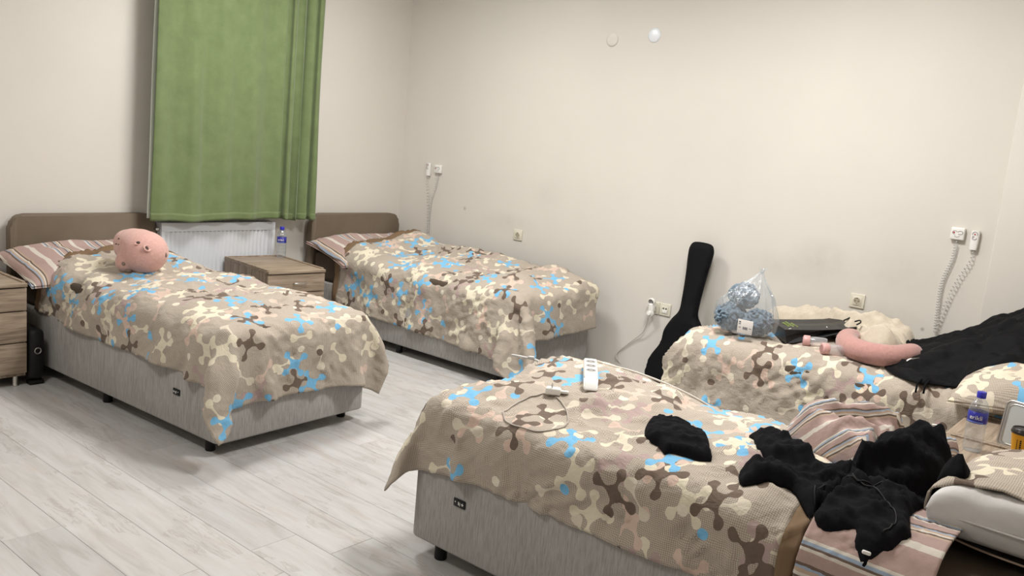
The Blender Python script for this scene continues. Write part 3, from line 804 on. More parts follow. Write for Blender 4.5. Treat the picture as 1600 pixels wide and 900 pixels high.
mir = thing('table_mirror', 'silver framed mirror leaning upright behind the yellow cup', 'mirror', (4.985, -1.452, .563), -.18)
mir.rotation_euler = (math.radians(-12), 0, -.18)
def rrect(w_, h_, r, n=5):
    pts = []
    for cx, cy, a0 in ((w_/2-r, h_-r, 0), (-w_/2+r, h_-r, PI/2), (-w_/2+r, r, PI), (w_/2-r, r, 1.5*PI)):
        for k in range(n+1): a = a0+PI/2*k/n; pts.append((cx+r*math.cos(a), cy+r*math.sin(a)))
    return pts
def plate(name, pts, d, mat, parent, yoff=0):
    bm = bmesh.new(); a = [bm.verts.new((x, yoff, z)) for x, z in pts]; b = [bm.verts.new((x, yoff+d, z)) for x, z in pts]
    bm.faces.new(a); bm.faces.new(b[::-1])
    for k in range(len(pts)): bm.faces.new((a[k], a[(k+1) % len(pts)], b[(k+1) % len(pts)], b[k]))
    return obj(name, bm, mat, parent, False)
plate('mirror_back', rrect(.235, .175, .02), .008, M_chrome, mir, .004)
plate('mirror_glass', rrect(.205, .15, .014), .003, newmat('grey_glass', .35, (176, 178, 176), .5)[0], mir, .0015).location.z = .0125
for w_, h_, o_ in ((.235, .175, 0), (.21, .153, .011)):
    bm = bmesh.new(); pp = [Vector((x, .003, z+o_)) for x, z in rrect(w_, h_, .02)]; tube(bm, pp+pp[:2], .0035, 6); obj('rim', bm, M_chrome, mir)

# ------------------------------------------------------------------ wall fittings
def wall_socket(x, z, label, wide=.083, kind='power'):
    t = thing('wall_socket', label, 'socket', (x, 0, z), 0, 'wall sockets')
    boxo('frame', (0, -.0045, 0), (wide, .009, .083), M_offwhite, t, .004, 3)
    if kind == 'power':
        boxo('insert', (0, -.010, 0), (.052, .004, .052), M_offwhite, t, .002)
        ax = Matrix.Translation((0, -.0118, 0)) @ Matrix.Rotation(PI/2, 4, 'X')
        bm = bmesh.new(); lathe(bm, [(.0215, 0), (.0215, .003), (.0195, .003), (.0190, .0006), (.001, .0004)], 28, ax, cap=False); obj('socket_ring', bm, M_offwhite, t)
        latheo('recess', [(.0185, 0), (.0185, .0007)], newmat('socket_recess_shade', .5, (168, 160, 140))[0], t, 24, ax)
        bm = bmesh.new()
        for s in (-1, 1): lathe(bm, [(.0034, 0), (.0034, .0012)], 10, Matrix.Translation((s*.0095, -.0118, 0)) @ Matrix.Rotation(PI/2, 4, 'X'))
        for s in (-1, 1): box(bm, (0, -.0125, s*.016), (.004, .002, .006))
        obj('contact', bm, M_ivdark, t, False)
    else:
        boxo('insert', (.0, -.010, 0), (.050, .004, .050), M_offwhite, t, .002)
        boxo('port_cover', (.0, -.0125, -.011), (.034, .002, .022), M_white, t, .001)
        for s in (-1, 1): boxo('port', (s*.010, -.0122, .008), (.011, .002, .010), M_ivdark, t, .001)
    return t
wall_socket(1.319, .845, 'square wall socket above the far corner bed')
wall_socket(3.854, .811, 'square wall socket above the cream blanket')
wall_socket(2.633, .521, 'data socket beside the white plug splitter and the guitar bag', kind='data')
wall_socket(2.548, .521, 'wall socket covered by the white plug splitter', kind='power')
ad = thing('plug_splitter', 'white two way plug splitter on the wall beside the guitar bag', 'plug adapter', (2.548, -.012, .522))
boxo('splitter_body', (0, -.022, 0), (.042, .038, .06), M_white, ad, .012, 4)
for s in (-1, 1):
    ax = Matrix.Translation((-.002, -.030, s*.040)) @ Matrix.Rotation(PI/2+s*.15, 4, 'X')
    hd = latheo('outlet', [(.024, -.012), (.026, -.008), (.026, .010), (.0235, .014), (.0205, .014), (.020, .004), (.002, .003)], M_white, ad, 28, ax)
    latheo('recess', [(.0195, .0042), (.0195, .0052)], M_greyplastic, hd, 24, ax)
    bm = bmesh.new()
    for q in (-1, 1): lathe(bm, [(.003, .005), (.003, .0065)], 8, ax @ Matrix.Translation((q*.0095, 0, 0)))
    obj('pin_hole', bm, M_ivdark, hd, False)
# nurse call sets
def helix(path, r, turns, n=9):
    pts = catmull(path, 14); Ls = [0]
    for a, b in zip(pts, pts[1:]): Ls.append(Ls[-1]+(b-a).length)
    out = []; N_ = int(turns*n)
    for i in range(N_+1):
        d = Ls[-1]*i/N_; k = max(j for j in range(len(Ls)) if Ls[j] <= d+1e-9); k = min(k, len(pts)-2)
        f = (d-Ls[k])/(Ls[k+1]-Ls[k]); p = pts[k].lerp(pts[k+1], f); tg = (pts[k+1]-pts[k]).normalized()
        a = tg.cross(Vector((0, 1, 0))).normalized(); b = tg.cross(a); th = 2*PI*i/n
        out.append(p+(a*math.cos(th)+b*math.sin(th))*r)
    return out
def call_set(xh, xb, zh, zb_, low, label_h, label_b, s):
    h = thing('call_handset', label_h, 'handset', (xh, 0, zh), 0, 'nurse call handsets')
    bm = bmesh.new()
    prof = [(.018, -.052), (.020, -.02), (.021, .02), (.0215, .04), (.019, .050)]
    secs = []
    for wx, z in prof:
        ring = []
        for k in range(16):
            a = 2*PI*k/16; c, q = math.cos(a), math.sin(a)
            ring.append(bm.verts.new((wx*np.sign(c)*abs(c)**.55, -.017+.014*np.sign(q)*abs(q)**.55, z)))
        secs.append(ring)
    for a, b in zip(secs, secs[1:]):
        for k in range(16): bm.faces.new((a[k], a[(k+1) % 16], b[(k+1) % 16], b[k]))
    bm.faces.new(secs[0][::-1]); bm.faces.new(secs[-1]); 
    obj('handset_body', bm, M_white, h, True, 50)
    boxo('cradle', (0, -.003, -.005), (.03, .010, .06), M_white, h, .003)
    def ring_pts(cx, cz, r, a0=0, a1=2*PI, ry=1.0): return [Vector((cx+r*math.cos(a), -.0318, cz+ry*r*math.sin(a))) for a in np.linspace(a0, a1, 18)]
    bm = bmesh.new(); tube(bm, ring_pts(0, .030, .0125, -.3, PI+.3), .0011, 5); tube(bm, ring_pts(0, .012, .0105, PI, 2*PI), .0011, 5); tube(bm, ring_pts(-.006, .016, .004), .0009, 5)
    obj('symbol', bm, M_greyink, h)
    bm = bmesh.new(); lathe(bm, [(.0042, 0), (.0042, .0014)], 14, Matrix.Translation((0, -.0310, .030)) @ Matrix.Rotation(PI/2, 4, 'X')); obj('call_button', bm, M_red, h)
    b = thing('call_box', label_b, 'wall box', (xb, 0, zb_), 0, 'nurse call boxes')
    boxo('box_body', (0, -.014, 0), (.068, .028, .066), M_white, b, .006, 3)
    bm = bmesh.new()
    def rp(cx, cz, r, a0, a1, ry=1): return [Vector((cx+r*math.cos(a), -.0284, cz+ry*r*math.sin(a))) for a in np.linspace(a0, a1, 16)]
    tube(bm, rp(-.013, .006, .0115, .2, 1.55*PI, .8), .0011, 5); tube(bm, rp(.014, .006, .0125, -.75*PI, .9*PI, .75), .0013, 5); tube(bm, rp(0, -.004, .014, PI*1.15, PI*1.85), .001, 5)
    obj('symbol', bm, M_greyink, b)
    bm = bmesh.new(); lathe(bm, [(.0048, 0), (.0048, .0012)], 14, Matrix.Translation((-.017, -.0278, .006)) @ Matrix.Rotation(PI/2, 4, 'X')); obj('call_button', bm, M_red, b)
    # coiled lead: out of the box, down, and back up into the handset
    xm = low[0]-xh
    bm = bmesh.new()
    tube(bm, [Vector((xb-xh, -.016, zb_-zh-.03)), Vector((xb-xh, -.016, zb_-zh-.055))], .0022, 5)
    p1 = helix([(xb-xh, -.016, zb_-zh-.055), ((xb-xh)*.75+xm*.25, -.016, zb_-zh-.14), (xm+.012*s, -.018, zb_-zh-.28), (xm+.006*s, -.020, low[1]-zh+.05), (xm, -.022, low[1]-zh)], .0085, 34)
    tube(bm, p1, .0021, 4)
    p2 = helix([(xm, -.026, low[1]-zh), (xm+.012, -.024, low[1]-zh+.09), (xm*.5+.004, -.022, -.24), (.0, -.018, -.11), (0, -.016, -.05)], .0075, 22)
    tube(bm, p2, .0020, 4)
    obj('coiled_cord', bm, newmat('grey_cord', .5, (208, 206, 202))[0], h)
call_set(.332, .441, 1.252, 1.262, (.372, .66), 'white call handset above the far corner bed', 'white call button box above the far corner bed', 1)
call_set(4.401, 4.316, 1.242, 1.264, (4.292, .72), 'white call handset above the black trousers', 'white call button box above the black trousers', -1)
for x, z, m, lab in ((1.978, 2.279, M_wall, 'cream painted round wall disc, left one of two'), (2.305, 2.306, newmat('cool_white_plastic', .3, (222, 226, 232), .5)[0], 'bright white round wall disc, right one of two')):
    c = thing('wall_disc', lab, 'wall disc', (x, 0, z))
    latheo('disc', [(.047, 0), (.047, .003), (.042, .007), (.030, .0095), (.001, .0105)], m, c, 36, Matrix.Rotation(PI/2, 4, 'X'), angle=60)

# ------------------------------------------------------------------ soft shapes from an outline
def inside(poly, p):
    x, y = p[:, 0], p[:, 1]; c = np.zeros(len(p), bool); n = len(poly)
    for i in range(n):
        x1, y1 = poly[i]; x2, y2 = poly[(i+1) % n]
        t = ((y1 > y) != (y2 > y)) & (x < (x2-x1)*(y-y1)/((y2-y1) if y2 != y1 else 1e-9)+x1); c ^= t
    return c
def dist_to(poly, p):
    d = np.full(len(p), 9.); n = len(poly)
    for i in range(n):
        a = poly[i]; b = poly[(i+1) % n]; ab = b-a; t = np.clip(((p-a)@ab)/(ab@ab+1e-12), 0, 1)
        d = np.minimum(d, np.linalg.norm(p-(a+t[:, None]*ab), axis=1))
    return d
def cdt(poly, res, seed=0):
    B = []
    n = len(poly)
    for i in range(n):
        a, b = poly[i], poly[(i+1) % n]; k = max(1, int(round(np.linalg.norm(b-a)/res)))
        for q in range(k): B.append(a+(b-a)*q/k)
    B = np.array(B); lo, hi = B.min(0), B.max(0)
    gx, gy = np.meshgrid(np.arange(lo[0], hi[0], res), np.arange(lo[1], hi[1], res*.87), indexing='ij')
    gx = gx+(np.arange(gx.shape[1]) % 2)*res/2
    G = np.stack([gx.ravel(), gy.ravel()], 1); G = G+np.random.default_rng(seed).uniform(-.12, .12, G.shape)*res
    G = G[inside(poly, G)]; G = G[dist_to(poly, G) > res*.5]
    A_ = np.concatenate([B, G]); nb = len(B)
    r = delaunay_2d_cdt([Vector(v) for v in A_], [(i, (i+1) % nb) for i in range(nb)], [list(range(nb))], 1, 1e-6)
    V = np.array([v[:] for v in r[0]]); F = [list(f) for f in r[2]]
    return V, F
def smooth_outline(pts, k=3, rough=0, seed=0):
    P_ = [Vector((x, y, 0)) for x, y in pts]; P_ = P_[-1:]+P_+P_[:2]; out = []
    rng = np.random.default_rng(seed)
    for i in range(1, len(P_)-2):
        a, b, c, d = P_[i-1:i+3]
        for q in range(k):
            t = q/k; v = .5*((2*b)+(c-a)*t+(2*a-5*b+4*c-d)*t*t+(3*b-a-3*c+d)*t**3); out.append((v.x+rng.uniform(-1, 1)*rough, v.y+rng.uniform(-1, 1)*rough))
    return np.array(out)
def folds(p, seed, ang, L=.07, asp=2.6, soft=1.5):
    """ridged crease field in 0..1 along direction ang"""
    c, s = math.cos(ang), math.sin(ang); out = np.empty(len(p))
    for i, (x, y) in enumerate(p):
        u, v = (x*c+y*s)/(L*asp), (-x*s+y*c)/L
        wv = mnoise.noise(Vector((u*.7+seed*3.1, v*.5, 1.3)))
        n1 = mnoise.noise(Vector((u+wv*.8+seed*7.7, v+wv*1.2, seed*1.9)))
        out[i] = .5-.5*math.cos(PI*(1-min(1, abs(n1)*2.2)))
    return out
def softshape(name, outline, mat, parent=None, T=.02, fall=.025, res=.011, seed=0, fold=((.4, .012, .07), (-.7, .007, .05)), base=None, lift=.004, k=3, rough=0, uvang=None, uvs=1., flat=0):
    poly = smooth_outline(outline, k, rough, seed) if k else np.array(outline)
    V, F = cdt(poly, res, seed); d = dist_to(poly, V); base = base or ground
    z0 = np.array([base(x, y) for x, y in V])
    e = 1-np.exp(-(d/fall)); z = z0+lift+T*np.sqrt(np.clip(e, 0, 1))
    for j, fd in enumerate(fold): z += fd[1]*folds(V, seed+j*5, fd[0], fd[2], fd[3] if len(fd) > 3 else 2.6)*np.clip(d/(fall*.8), .15, 1)
    z = np.maximum(z, z0+lift+.45*T*np.clip(d/fall, 0, 1))
    n = len(V)
    verts = [(x, y, zz) for (x, y), zz in zip(V, z)]+[(x, y, zz+.0015) for (x, y), zz in zip(V, z0)]
    Fs = [f for f in F]+[[i+n for i in f[::-1]] for f in F]
    cnt = {}
    for f in F:
        for a, b in zip(f, f[1:]+f[:1]): cnt[(a, b)] = 1
    Fs += [[b, a, a+n, b+n] for (a, b) in cnt if (b, a) not in cnt]
    cen = Vector((float(V[:, 0].mean()), float(V[:, 1].mean()), float(z0.min())))
    me = bpy.data.meshes.new(name); me.from_pydata([tuple(Vector(v)-cen) for v in verts], [], Fs)
    if uvang is not None:
        c, s = math.cos(uvang), math.sin(uvang); ul = me.uv_layers.new(name='UVMap'); zz = np.concatenate([z-z0, 0*z])
        for lp in me.loops:
            v = verts[lp.vertex_index]; w2 = zz[lp.vertex_index]*.8
            ul.data[lp.index].uv = ((v[0]*c+v[1]*s+w2+5)*uvs, (-v[0]*s+v[1]*c+w2*1.2+5)*uvs)
    bm = bmesh.new(); bm.from_mesh(me); bmesh.ops.recalc_face_normals(bm, faces=bm.faces[:]); bm.to_mesh(me); bm.free()
    o = link_mesh(name, me, mat, parent)
    o.location = cen if parent is None else cen-parent.location
    return o
def soft_thing(name, part, label, cat, outline, mat, **kw):
    o = softshape(part, outline, mat, None, **kw)
    t = thing(name, label, cat, o.location); o.parent = t; o.location = (0, 0, 0)
    bpy.context.view_layer.update(); add_bvh(o); return t, o

# crumpled striped cloth at the far side of the foreground bed
soft_thing('striped_cover', 'cloth', 'crumpled pink striped cover bunched up behind the black hoodie', 'bed cover',
    [(4.36, -2.20), (4.42, -2.12), (4.52, -2.05), (4.62, -2.02), (4.74, -1.99), (4.84, -2.06), (4.90, -2.17), (4.92, -2.30), (4.88, -2.42), (4.80, -2.50), (4.70, -2.52), (4.58, -2.46), (4.47, -2.37), (4.38, -2.29)],
    M_stripe, T=.055, fall=.04, seed=4, fold=((.7, .055, .10, 3.4), (.2, .03, .07, 3), (-.6, .012, .05)), uvang=.9, base=lambda x, y: min(max(ground(x, y), .6), .69))

HOOD = [(4.334,-2.498),(4.337,-2.452),(4.361,-2.447),(4.368,-2.415),(4.412,-2.431),(4.454,-2.465),(4.517,-2.528),(4.595,-2.541),(4.65,-2.515),(4.69,-2.45),(4.69,-2.38),(4.705,-2.345),(4.742,-2.332),(4.763,-2.24),(4.80,-2.225),(4.82,-2.223),(4.841,-2.21),(4.885,-2.301),(4.938,-2.438),(4.975,-2.557),(4.989,-2.633),(4.974,-2.659),(4.931,-2.637),(4.917,-2.647),(4.90,-2.69),(4.893,-2.76),(4.925,-2.86),(4.91,-2.885),(4.90,-2.915),(4.885,-2.925),(4.872,-2.938),(4.860,-2.956),(4.850,-2.965),(4.835,-2.95),(4.815,-2.93),(4.805,-2.90),(4.755,-2.925),(4.725,-2.925),(4.705,-2.91),(4.676,-2.87),(4.633,-2.825),(4.588,-2.78),(4.56,-2.80),(4.508,-2.82),(4.476,-2.845),(4.451,-2.815),(4.432,-2.77),(4.439,-2.714),(4.461,-2.673),(4.475,-2.672),(4.442,-2.641),(4.402,-2.599),(4.368,-2.543)]
hd, ho = soft_thing('hoodie', 'garment', 'black zip hoodie sprawled across the foreground bed', 'hoodie', HOOD, M_blackcloth, lift=.010, T=.022, fall=.03, res=.010, seed=6, k=2,
    fold=((-.5, .018, .08), (.35, .012, .05), (-.45, -.012, .035, 6), (.5, -.009, .03, 6), (-1.2, .008, .03)))
def on_top(x, y, dz=.002): return Vector((x, y, ground(x, y)+dz))
def strip_on(name, pts, r, mat, parent, dz=.002, n=6, sub=6, squash=1):
    P_ = catmull([(x, y, 0) for x, y in pts], sub); P_ = [on_top(p.x, p.y, dz)-parent.location for p in P_]
    bm = bmesh.new(); tube(bm, P_, r, n); return obj(name, bm, mat, parent)
M_seamblack = newmat('black_zip_tape', .6, (24, 24, 26), .2)[0]
strip_on('zip', [(4.72, -2.70), (4.80, -2.74), (4.86, -2.80), (4.885, -2.86), (4.87, -2.91)], .0024, M_seamblack, hd)
strip_on('zip', [(4.70, -2.72), (4.78, -2.70), (4.86, -2.62), (4.93, -2.55)], .0024, M_seamblack, hd)
strip_on('waistband_seam', [(4.735, -2.56), (4.70, -2.66), (4.655, -2.78), (4.70, -2.88)], .002, M_seamblack, hd)
p = on_top(4.852, -2.952, .006)-hd.location
o = boxo('cord_end', (0, 0, 0), (.022, .010, .010), M_white, hd, .004); o.location = p; o.rotation_euler = (0, .2, .5)
p = on_top(4.815, -2.243, .004)-hd.location
o = boxo('care_label', (0, 0, 0), (.024, .012, .002), M_white, hd, .0005); o.location = p; o.rotation_euler = (0, 0, .5)
SHIRT = [(4.09,-2.736),(4.036,-2.637),(4.019,-2.585),(4.023,-2.563),(4.019,-2.535),(4.048,-2.529),(4.067,-2.503),(4.086,-2.53),(4.115,-2.489),(4.132,-2.493),(4.146,-2.511),(4.202,-2.539),(4.253,-2.621),(4.299,-2.702),(4.329,-2.747),(4.252,-2.769),(4.206,-2.788),(4.2,-2.801),(4.157,-2.77),(4.132,-2.767)]
soft_thing('folded_shirt', 'garment', 'small crumpled black shirt lying by itself between cable loop and hoodie', 'shirt', SHIRT, M_blackcloth, T=.016, fall=.015, res=.008, seed=12, k=2,
    fold=((-.5, .010, .06), (.5, .008, .04)))

# ------------------------------------------------------------------ things on the foreground bed
def orient(p, q): return math.atan2(q.y-p.y, q.x-p.x)
def power_strip():
    a, b = Vector((3.551, -2.268, 0)), Vector((3.757, -2.561, 0)); c = (a+b)/2; L_ = (b-a).length
    za, zb_ = ground(a.x, a.y), ground(b.x, b.y); zm = max(ground(c.x, c.y), (za+zb_)/2)
    t = thing('power_strip', 'white three outlet power strip lying on the foreground bed', 'power strip', (c.x, c.y, zm+.002))
    t.rotation_mode = 'XYZ'; t.rotation_euler = (0, math.atan2(za-zb_, L_)*.6, orient(a, b))
    bm = bmesh.new(); box(bm, (-.018, 0, .019), (L_-.10, .052, .038), .007, 3); body = obj('strip_body', bm, M_white, t, True, 45)
    bm = bmesh.new()
    prof = [(L_/2-.068, .026, .0), (L_/2-.02, .026, 0), (L_/2-.02, .022, .012)]
    vs_ = [bm.verts.new(v) for v in ((L_/2-.07, -.026, .0), (L_/2-.07, .026, .0), (L_/2-.012, .026, .0), (L_/2-.012, -.026, .0), (L_/2-.07, -.026, .038), (L_/2-.07, .026, .038), (L_/2-.02, .024, .014), (L_/2-.02, -.024, .014))]
    for f in ((3, 2, 1, 0), (4, 5, 6, 7), (0, 1, 5, 4), (1, 2, 6, 5), (2, 3, 7, 6), (3, 0, 4, 7)): bm.faces.new([vs_[i] for i in f])
    bmesh.ops.bevel(bm, geom=bm.edges[:], offset=.004, segments=2, affect='EDGES'); obj('end_ramp', bm, M_white, t, True, 45)
    for k in range(3):
        x = -.095+k*.062
        ax = Matrix.Translation((x, 0, .0382)); sock = latheo('outlet', [(.0215, -.001), (.0215, .0012), (.0195, .0012), (.0192, .0004), (.002, .0003)], M_white, t, 28, ax, cap=False)
        latheo('recess', [(.0188, .0003), (.0188, .0007)], M_greyplastic, sock, 24, ax)
        bm = bmesh.new()
        for s in (-1, 1): lathe(bm, [(.003, .0007), (.003, .0013)], 8, ax @ Matrix.Translation((0, s*.0095, 0)))
        obj('pin_hole', bm, M_black, sock, False)
    bpy.context.view_layer.update(); inv = t.matrix_world.inverted()
    top = t.matrix_world @ Vector((-L_/2+.03, 0, .018))
    path = [top, top+Vector((-.03, .05, .0))]+[on_top(x, y, .006) for x, y in ((3.56, -2.175), (3.68, -2.135), (3.82, -2.105), (3.95, -2.07), (4.02, -2.035))]
    path += [Vector((4.04, -1.985, .47)), Vector((4.0, -1.95, .2)), Vector((3.7, -1.7, .006)), Vector((3.0, -1.5, .005)), Vector((2.42, -.75, .005)), Vector((2.40, -.06, .02)),
             Vector((2.30, -.015, .13)), Vector((2.375, -.012, .225)), Vector((2.44, -.016, .285)), Vector((2.50, -.03, .345)), Vector((2.53, -.045, .42)), Vector((2.545, -.062, .462)), Vector((2.546, -.052, .480))]
    bm = bmesh.new(); tube(bm, [inv @ v for v in catmull(path, 8)], .0042, 7); obj('cord', bm, newmat('white_cable', .45, (206, 200, 192), .4)[0], t)
    ax = inv @ (Matrix.Translation((2.546, -.048, .482)) @ Matrix.Rotation(PI/2-.15, 4, 'X'))
    latheo('plug', [(.001, .0), (.018, 0), (.018, .012), (.012, .020), (.001, .021)], M_white, t, 20, ax)
power_strip()
M_cable = newmat('beige_cable', .5, (178, 168, 158), .4)[0]
CH = [(3.655,-2.850),(3.60,-2.842),(3.595,-2.79),(3.598,-2.735),(3.62,-2.68),(3.64,-2.66)]
loop = [(3.648,-2.655),(3.60,-2.70),(3.585,-2.78),(3.60,-2.85),(3.652,-2.895),(3.72,-2.915),(3.80,-2.905),(3.835,-2.84),(3.815,-2.77),(3.76,-2.70),(3.70,-2.662),(3.672,-2.652)]
c0 = on_top(3.655, -2.645)
cht = thing('charger', 'white charger with its thin cable looped on the foreground bed', 'charger', c0)
strip_on('cable', loop, .0027, M_cable, cht, .003)
o = boxo('plug_body', (0, 0, .014), (.055, .034, .026), M_white, cht, .007, 3); o.rotation_euler = (0, 0, .55)
o2 = boxo('usb_end', (.041, 0, .014), (.030, .016, .010), M_white, cht, .003); o2.rotation_euler = (0, 0, .55); o2.location = (0, 0, 0)
bm = bmesh.new()
for s in (-1, 1): tube(bm, [Vector((-.004+s*.0, s*.009, .024)), Vector((-.006, s*.009, .040))], .0022, 8)
o3 = obj('pin', bm, M_chrome, cht); o3.rotation_euler = (0, 0, .55)
# knotted white tape at the foot of the foreground duvet
kz = on_top(3.16, -2.14, .004)
kt = thing('tape_knot', 'tiny knotted white tape on the far foot corner of the foreground bed', 'tape', kz)
bm = bmesh.new()
tube(bm, catmull([(-.045, -.02, .008), (-.02, .0, .012), (.0, .012, .016), (.015, .0, .022), (.0, -.012, .022), (-.010, .004, .014), (.02, .012, .010), (.045, .03, .002)], 6), .0055, 6); obj('knot', bm, M_white_cloth, kt)
bm = bmesh.new(); tube(bm, catmull([(0, 0, .014), (-.03, -.03, .020), (-.07, -.05, .022)], 5), [.005]*10+[.003], 6); obj('tape_end', bm, M_white_cloth, kt)

# ------------------------------------------------------------------ things on the right wall bed
soft_thing('fleece_blanket', 'cloth', 'cream fleece blanket bunched against the wall behind the neck pillow', 'blanket',
    [(3.40, -.24), (3.50, -.20), (3.62, -.17), (3.76, -.14), (3.92, -.13), (4.06, -.14), (4.18, -.17), (4.26, -.26), (4.29, -.40), (4.27, -.55), (4.20, -.63), (4.12, -.62), (4.05, -.57), (3.98, -.60), (3.94, -.52), (3.87, -.43), (3.77, -.36), (3.68, -.33), (3.58, -.31), (3.46, -.31)],
    M_cream, T=.078, fall=.05, seed=9, res=.010, fold=((-.35, .050, .13, 4.5), (-.15, -.030, .065, 7), (.25, .020, .05, 7)))
nk = thing('neck_pillow', 'dusty pink curved neck pillow in front of the cream blanket', 'neck pillow', on_top(4.15, -.70, 0))
z0 = ground(4.15, -.76)
pth = catmull([(4.03, -.50, z0+.060), (4.025, -.64, z0+.056), (4.085, -.77, z0+.046), (4.19, -.825, z0+.044), (4.29, -.79, z0+.046), (4.34, -.69, z0+.055), (4.34, -.58, z0+.055)], 8)
rr = [.054*math.sqrt(max(.05, 1-abs(2*i/(len(pth)-1)-1)**6)) for i in range(len(pth))]
bm = bmesh.new(); tube(bm, [p-nk.location for p in pth], rr, 20); obj('cushion', bm, M_pinkfleece, nk)

M_paper = newmat('black_coated_paper', .42, (26, 27, 28), .4)[0]
M_green = newmat('green_print', .5, (130, 150, 60))[0]
def paper_bag():
    t = thing('paper_bag', 'black paper carrier bag with green print lying by the yarn bag', 'paper bag', (3.68, -.67, ground(3.70, -.66)+.004))
    d = Vector((.235, .20, 0)).normalized(); rz = math.atan2(d.y, d.x); t.rotation_euler = (0, math.radians(-13), rz)
    L_, W2, T2 = .37, .135, .075
    bm = bmesh.new()
    def sec(x, t_, zc, wk=1, sag=0): return [bm.verts.new(v) for v in ((x, -W2*wk, zc-t_/2), (x+.0, -W2*wk, zc), (x, -W2*wk, zc+t_/2), (x, -W2*.3, zc+t_/2+sag), (x, W2*.3, zc+t_/2-sag), (x, W2*wk, zc+t_/2), (x, W2*wk, zc), (x, W2*wk, zc-t_/2), (x, 0, zc-t_/2))]
    S = [sec(0, T2, T2/2), sec(.09, T2*.8, T2*.42, 1, .003), sec(.2, T2*.5, T2*.36, 1, .004), sec(.3, T2*.22, T2*.36, .99, .003), sec(L_, .012, T2*.42, .97, .002)]
    S[1][1].co.y += .02; S[2][1].co.y += .03; S[3][1].co.y += .012; S[1][6].co.y -= .02; S[2][6].co.y -= .03
    for a, b in zip(S, S[1:]):
        for k in range(9): bm.faces.new((a[k], a[(k+1) % 9], b[(k+1) % 9], b[k]))
    bm.faces.new(S[0][::-1]); obj('bag_body', bm, M_paper, t, False)
    def topz(x): return np.interp(x, [0, .09, .2, .3, .37], [T2, T2*.82, T2*.61, T2*.47, T2*.42+.006])
    rows = ((.035, -.05, 4), (.055, -.05, 5), (.075, -.05, 4))
    bm = bmesh.new()
    for i, (x, y0, n) in enumerate(rows):
        for k in range(n):
            y = y0+k*.027-.006*i; box(bm, (x+.01, y, topz(x+.01)+.0022), (.010, .016, .0008), .0003, 1)
    obj('green_print', bm, M_green, t, False)
    bm = bmesh.new(); box(bm, (.235, -.06, topz(.235)+.002), (.006, .05, .0008)); box(bm, (.03, -.118, topz(.03)+.002), (.012, .008, .0008)); obj('white_print', bm, M_white, t, False)
    for yy in (-.075, .06):
        tubeo('handle', [(L_-.005, yy-.035, .04), (L_+.03, yy-.03, .05), (L_+.04, yy, .055), (L_+.03, yy+.03, .045), (L_-.005, yy+.035, .04)], .004, M_black, t, 7)
paper_bag()
M_clear2 = clear_mat('clear_pink_plastic', (.90, .84, .83), refl=.6, base=.08, haze=.22)[0]
M_pinkcap = newmat('dusty_pink_plastic', .4, (205, 160, 156), .45)[0]
def travel_bottle(a, b, r, label):
    a, b = Vector(a), Vector(b); t = thing('travel_bottle', label, 'bottle', a, 0, 'clear travel bottles')
    L_ = (b-a).length; ax = (b-a).to_track_quat('Z', 'Y').to_matrix().to_4x4()
    latheo('cap', [(.002, 0), (r*.75, 0), (r*.95, .002), (r*1.04, .006), (r*1.04, .032), (r*.98, .034)], M_pinkcap, t, 26, ax)
    latheo('bottle_body', [(r*.85, .034), (r*.92, .05), (r*.95, .06), (r*.95, L_-.012), (r*.8, L_-.003), (.004, L_)], M_clear2, t, 26, ax, cap=False)
    latheo('cap_disc', [(r*.7, -.0012), (r*.7, .0)], newmat('mauve_plastic', .45, (168, 128, 124))[0], t, 24, ax)
g = ground
travel_bottle((3.855, -.79, g(3.855, -.79)+.026), (3.965, -.745, g(3.965, -.745)+.026), .026, 'clear travel bottle with a pink lid nearest the paper bag')
travel_bottle((3.985, -.885, g(3.985, -.885)+.027), (4.075, -.80, g(4.07, -.81)+.027), .027, 'clear travel bottle with a pink lid nearest the neck pillow')

# black trousers heaped at the head of the bed
def heap(x, y):
    zr = np.interp(x, [4.18, 4.224, 4.335, 4.47, 4.587, 4.726, 4.848, 5.2], [.64, .645, .69, .765, .84, .92, .985, 1.05])
    gk = max(0, 1-abs((y+.34)/.52)**2.2)
    return max(min(ground(x, y), np.interp(x, [4.25, 4.5], [.665, .80])), .63+(zr-.63)*gk)
TR = [(4.262, -.80), (4.30, -.87), (4.352, -.935), (4.40, -.975), (4.459, -.985), (4.5, -.965), (4.555, -.925), (4.63, -.90), (4.70, -.86), (4.78, -.84), (4.88, -.82), (5.0, -.80), (5.18, -.76), (5.22, -.5), (5.2, -.2), (4.95, -.16), (4.7, -.17), (4.5, -.20), (4.32, -.26), (4.235, -.34), (4.215, -.43), (4.235, -.53), (4.285, -.60), (4.37, -.66), (4.31, -.71)]
BV_keep = list(BVHS)
tr, to_ = soft_thing('trousers', 'garment', 'black sports trousers heaped over the pillow of the right wall bed', 'trousers', TR, M_blackcloth2, T=.022, fall=.025, res=.013, seed=17, k=2, base=heap,
    fold=((.45, .024, .10), (-.2, .016, .07), (.35, -.018, .04, 7), (-.1, -.012, .035, 7)))
